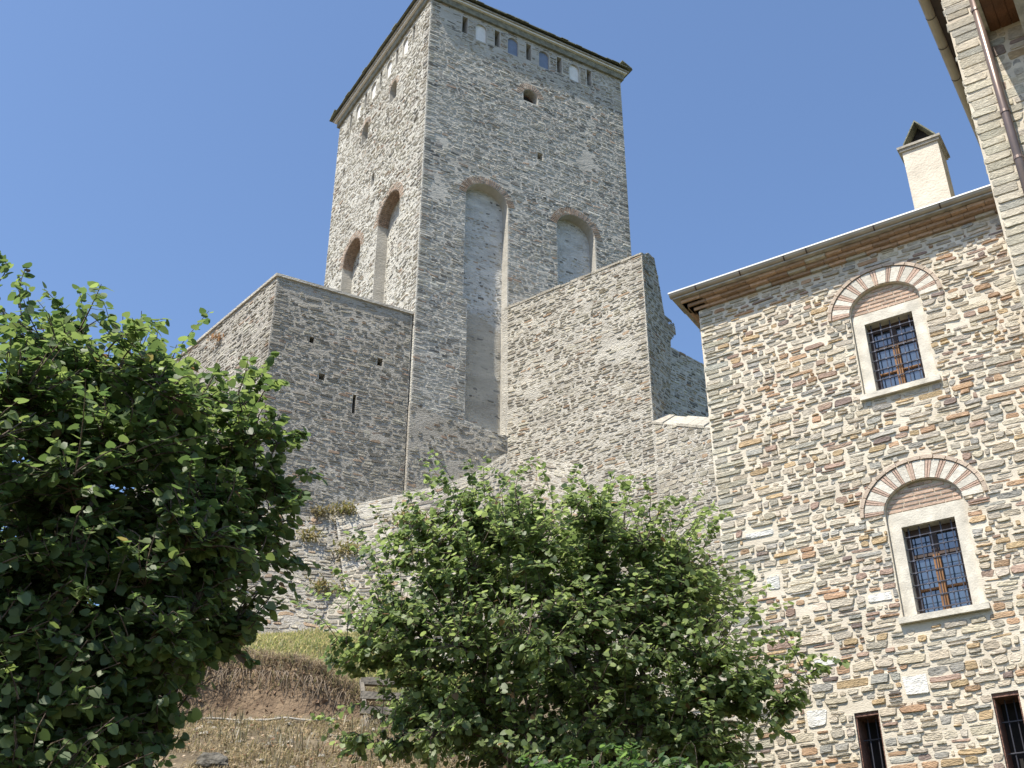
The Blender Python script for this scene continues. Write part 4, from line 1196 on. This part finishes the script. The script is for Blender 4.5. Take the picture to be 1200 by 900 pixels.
make_tree("judas_tree", "round bushy green Judas tree in the middle, in front of the sunlit tower footing", "tree", (fz[0], fz[1], ground_z(fz[0], fz[1])),
          12, mid_clumps, mid_shoots, 4700, .074, 202, PAL_M, .05, .012, 9, (.35, .8), 260, (.35, .75))
D4 = 16.2  # bush added here so that its shadow darkens the lower slope
b4 = at(75, 800, D4)
make_tree("shrub", "dark leafy bush added on the slope behind the left tree, to shade the ground", "shrub", (b4[0], b4[1], ground_z(b4[0], b4[1])), 5,
          clumps_of([(60, 740, D4, 95, 80), (120, 770, D4, 70, 55), (30, 800, D4, 90, 60)]), [], 900, .085, 404, [(.045, .085, .03), (.12, .17, .06)], .03, .01, 9, (.3, .7))
D3 = 8.5
bush_clumps = clumps_of([(640, 925, D3, 70, 42), (740, 920, D3, 80, 45), (830, 935, D3, 70, 38)])
fb = at(735, 960, D3)
make_tree("shrub", "small bright green shrub at the bottom edge, below the middle tree", "shrub", (fb[0], fb[1], ground_z(fb[0], fb[1])), 4, bush_clumps, [], 260, .06, 303,
          [(.05, .10, .028), (.11, .18, .05)], .02, .01, 9, (.2, .4))

# ------------------------------------------------------------------ grass, weeds, litter and small things
def blades(name, pts, hgt, cols, seed, wid=.012, lean=.5, parent=None):
    rs = np.random.RandomState(seed); n = len(pts); pts = np.asarray(pts)
    a = rs.uniform(0, 6.283, n); h = rs.uniform(.5, 1.2, n) * hgt; ln = rs.uniform(.1, 1, n) * lean
    d = np.stack([np.cos(a), np.sin(a), np.zeros(n)], 1); s = np.stack([-np.sin(a), np.cos(a), np.zeros(n)], 1)
    w = (rs.uniform(.6, 1.4, n) * wid)[:, None]; z = np.array([0, 0, 1.0])
    V = np.zeros((n, 5, 3))
    V[:, 0] = pts - s * w; V[:, 1] = pts + s * w
    midp = pts + z * (h * .6)[:, None] + d * (h * ln * .35)[:, None]
    V[:, 2] = midp + s * w * .7; V[:, 3] = midp - s * w * .7
    V[:, 4] = pts + z * (h * (1 - .35 * ln))[:, None] + d * (h * ln)[:, None]
    me = bpy.data.meshes.new(name)
    fs = []
    for i in range(n):
        k = 5 * i; fs.append((k, k + 1, k + 2, k + 3)); fs.append((k + 3, k + 2, k + 4))
    me.from_pydata(V.reshape(-1, 3).tolist(), [], fs)
    ca = me.color_attributes.new("tint", 'FLOAT_COLOR', 'POINT')
    c = np.ones((n, 5, 4), np.float32)
    ci = rs.randint(0, len(cols), n); c[:, :, :3] = (np.asarray(cols)[ci] * rs.uniform(.7, 1.3, (n, 1)))[:, None, :]
    ca.data.foreach_set("color", c.ravel()); me.materials.append(M['blade'])
    o = bpy.data.objects.new(name, me); S.collection.objects.link(o)
    if parent is not None: put(o, parent)
    return o
rng = random.Random(77)
STRAW = [(.27, .22, .13), (.19, .155, .09), (.33, .28, .17), (.13, .11, .06), (.16, .15, .07)]
GREEN = [(.20, .21, .08), (.28, .26, .11), (.15, .18, .06), (.33, .29, .14)]
pts = []
for _ in range(42000):
    y = rng.uniform(14.5, 21.6); x = rng.uniform(-9.5, 0.5)
    if y > bank_y(x) - .1: continue
    if noise.noise((x * 1.1, y * 1.1, 2.0)) + .5 * noise.noise((x * 3.1, y * 3.1, 5.0)) < rng.uniform(-.6, .2): continue
    pts.append((x, y, ground_z(x, y) - .02))
tag(blades("dry_grass", pts, .15, STRAW, 5, .009, 1.5), "matted dry straw-coloured grass on the slope below the earth bank", "grass", None, 'stuff')
pts = []
for _ in range(9000):
    x = rng.uniform(-9.5, -1.5); y = bank_y(x) + rng.uniform(.22, .95)
    pts.append((x, y, ground_z(x, y) - .03))
tag(blades("dry_grass", pts, .24, [(.20, .165, .11), (.155, .12, .078), (.28, .23, .15), (.10, .08, .05), (.17, .16, .08)], 6, .009, 1.6), "brown dead grass hanging over the brow of the earth bank", "grass", None, 'stuff')
pts = []
for _ in range(26000):
    x = rng.uniform(-10, -1); y = bank_y(x) + rng.uniform(.6, 1) + rng.random() * 9.5
    pts.append((x, y, ground_z(x, y) - .02))
tag(blades("meadow_grass", pts, .22, GREEN, 7, .013, .8), "yellow green grass on the terrace above the earth bank", "grass", None, 'stuff')
pts = []
for _ in range(46):
    x0 = rng.uniform(-9, -.5); y0 = bank_y(x0) - abs(rng.gauss(0, 2.0)) - .15
    for q in range(rng.randint(10, 32)):
        x = x0 + rng.gauss(0, .13); y = y0 + rng.gauss(0, .13); pts.append((x, y, ground_z(x, y) - .02))
tag(blades("dry_weeds", pts, .38, [(.25, .21, .13), (.17, .15, .08), (.13, .12, .06), (.30, .26, .17)], 9, .010, 1.0), "taller dry weeds standing in tufts on the slope below the bank", "weeds", None, 'stuff')
m = MB()
for _ in range(260):
    x = rng.uniform(-9, 0); y = bank_y(x) - abs(rng.gauss(0, 2.6)); r = rng.uniform(.02, .075); p = np.array([x, y, ground_z(x, y) + r * .3])
    k = [np.array([math.cos(t + rng.uniform(-.3, .3)) * rng.uniform(.7, 1.2), math.sin(t) * rng.uniform(.6, 1.1), 0]) * r for t in (0, 1.05, 2.1, 3.14, 4.2, 5.2)]
    m.add([p + q for q in k] + [p + q * .55 + ZUP * r * rng.uniform(.5, .8) for q in k], [(i, (i + 1) % 6, 6 + (i + 1) % 6, 6 + i) for i in range(6)] + [(6, 7, 8, 9, 10, 11)])
tag(m.build("loose_stones", mat_plain("grey loose stone", (.27, .245, .20), .95, 0, .35, 6.0), None, False, False), "small grey stones scattered on the dry slope", "stones", None, 'stuff')
# fallen leaves
P_, D_, N_, S_, C_ = [], [], [], [], []
for _ in range(1500):
    y = rng.uniform(14.5, 21.3); x = rng.uniform(-9, 0.5)
    if y > bank_y(x) - .05: continue
    P_.append((x, y, ground_z(x, y) + .05)); a = rng.uniform(0, 6.28)
    D_.append((math.cos(a), math.sin(a), rng.uniform(-.4, .4))); N_.append((rng.uniform(-.5, .5), rng.uniform(-.5, .5), 1)); S_.append(rng.uniform(.035, .075))
    k = rng.uniform(.7, 1.3); C_.append(rng.choice([(.22 * k, .15 * k, .09 * k), (.30 * k, .23 * k, .15 * k), (.15 * k, .10 * k, .065 * k), (.38 * k, .32 * k, .23 * k)]))
tag(leaf_mesh("fallen_leaves", None, P_, D_, N_, S_, C_, M['blade']), "brown fallen leaves scattered on the slope under the trees", "leaves", None, 'stuff')
# earth bank: clods and roots on the cut face
m = MB()
for _ in range(420):
    x = rng.uniform(-9, -1.8); t = rng.random(); y = bank_y(x) + .02 + .40 * t
    if bank_h(x) < .2: continue
    z = ground_z(x, y); r = rng.uniform(.02, .07)
    vs = [np.array([x, y, z]) + np.array([rng.uniform(-1, 1), rng.uniform(-1, 1), rng.uniform(-1, 1)]) * r for _ in range(5)]
    m.add(vs, [(0, 1, 2), (0, 2, 3), (0, 3, 4), (1, 2, 4), (2, 3, 4), (0, 1, 4)])
tag(m.build("earth_clods", mat_plain("brown earth", (.22, .14, .085), .95, 0, .3, 8.0, .6, 30.0), None, False, False), "loose brown earth clods on the cut face of the bank", "earth", None, 'stuff')
m = MB()
for _ in range(160):
    x = rng.uniform(-9, -2.2); y = bank_y(x) + .34; z = ground_z(x, y)
    p = np.array([x, y, z]); L_ = rng.uniform(.15, .7)
    q = [p, p + np.array([rng.uniform(-.08, .08), -.22, -L_ * .3]), p + np.array([rng.uniform(-.15, .15), -.32, -L_])]
    m.tube(q, [.008, .006, .003], 3, None, False)
tag(m.build("bare_roots", mat_plain("dry roots", (.22, .17, .12), .9), None, False, False), "thin dry roots hanging down the cut earth bank", "roots", None, 'stuff')
# pale pipe along the foot of the bank
pp = []
for k in range(25):
    px = 165 + (395 - 165) * k / 24; x = at(px, 838, 20.6)[0]
    y = bank_y(x) - .35; pp.append(np.array([x, y, ground_z(x, y) + .06]))
m = MB(); m.tube(smooth_curve(pp, 2), .022, 7)
tag(m.build("water_pipe", M['rope'], None, True), "thin pale water pipe lying along the foot of the earth bank", "pipe")
# rocks
def rock(px, py, dist, r, label, seed):
    rs = random.Random(seed)
    p = at(px, py, dist); z = ground_z(p[0], p[1])
    import bmesh
    bm = bmesh.new(); bmesh.ops.create_icosphere(bm, subdivisions=3, radius=1)
    for v in bm.verts:
        k = 1 + .35 * noise.noise(v.co * 1.4 + Vector((seed, 0, 0))) + .12 * noise.noise(v.co * 4 + Vector((0, seed, 0)))
        v.co = Vector((v.co.x * r * 1.3 * k, v.co.y * r * k, v.co.z * r * .75 * k))
    me = bpy.data.meshes.new("rock"); bm.to_mesh(me); bm.free()
    me.materials.append(M['rockmat'])
    o = bpy.data.objects.new("rock", me); S.collection.objects.link(o); o.location = (p[0], p[1], z + r * .25)
    return tag(o, label, "rock")
M['rockmat'] = mat_plain("grey field rock", (.13, .12, .10), .9, 0, .35, 5.0, .8, 16.0, .2)  # rock grey darkened to replace shade that does not fall on it
rock(252, 868, 17.9, .2, "rounded rock, coloured dark for shade, half sunk in the dry slope, below the thin pipe", 3)
# small weathered timber steps beside the bank
st = at(450, 835, 20.6); sz = ground_z(st[0], st[1])
M['old_wood'] = mat_plain('dark weathered wood', (0.20, 0.175, 0.14), 0.9, 0, 0.4, 7.0, 0.4, 20.0, 0.2)
steps = thing("wooden_steps", "small weathered grey wooden steps beside the earth bank, by the middle tree's left side", "steps", (st[0], st[1], sz))
SP = Plane(st, azd(80), azd(170))
for u in (-.32, .42):
    m = MB(); m.hexa([SP(u, sz - .25, .35), SP(u + .07, sz - .25, .35), SP(u + .07, sz - .25, .22), SP(u, sz - .25, .22),
                      SP(u - .12, sz + .85, -.35), SP(u - .05, sz + .85, -.35), SP(u - .05, sz + .85, -.5), SP(u - .12, sz + .85, -.5)])
    m.build("rail", M['old_wood'], steps)
for k, (v, h) in enumerate(((sz + .12, .12), (sz + .44, -.10), (sz + .76, -.33))):
    m = MB(); m.pbox(SP, -.42 + .0 * k, .52, v, v + .13, h - .12, h + .02); m.build("tread", M['old_wood'], steps)
# weeds rooted in the masonry
def weed(p, r, n, cols, label, seed):
    rs = random.Random(seed); q = []
    for _ in range(n):
        q.append((p[0] + rs.gauss(0, r * .5), p[1] + rs.gauss(0, r * .3) - .05, p[2] + rs.gauss(0, r * .3)))
    o = blades("weed_clump", q, r * .30, cols, seed, .03, 2.2)
    return tag(o, label, "weed", "weeds rooted in the masonry")
OL = [(.14, .13, .05), (.20, .17, .08), (.10, .11, .04)]
def on_loft(Lf, fu, v): return Lf(Lf.len * fu, v, .06)
def near_px(Lf, px, py):
    best = None
    for i in range(41):
        for j in range(33):
            p = Lf(Lf.len * i / 40, Lf.h * j / 32, .08)
            q = p - CAM; w = q[1] * math.cos(_th) + q[2] * math.sin(_th)
            x = 600 + FPX * q[0] / w; y = 450 - FPX * (-q[1] * math.sin(_th) + q[2] * math.cos(_th)) / w
            e_ = (x - px) ** 2 + (y - py) ** 2
            if best is None or e_ < best[0]: best = (e_, p)
    return best[1]
weed(near_px(AP, 478, 612), .6, 240, OL, "olive weed clump growing in the middle of the sunlit battered apron", 1)
weed(near_px(AP, 412, 648), .5, 180, OL, "olive weed clump at the left edge of the battered apron, lower one", 2)
weed(near_px(AP, 405, 597), .4, 160, OL, "small weed tuft on the top left corner of the battered apron", 3)
weed(near_px(FTG, 374, 605), .4, 140, [(.15, .13, .07), (.12, .11, .05)], "olive brown weed tuft high on the bastion footing", 4)
weed(near_px(FTG, 382, 690), .5, 170, OL, "olive weed clump low in the corner of the bastion footing", 5)
weed(near_px(FTG, 362, 632), .4, 140, OL, "green weed tuft halfway up the bastion footing", 6)
pb = on_plane(BL, 257, 398, .02)
weed(pb, .35, 120, [(.24, .15, .08), (.18, .13, .07)], "brown dry tuft high on the sunlit side of the low bastion", 7)
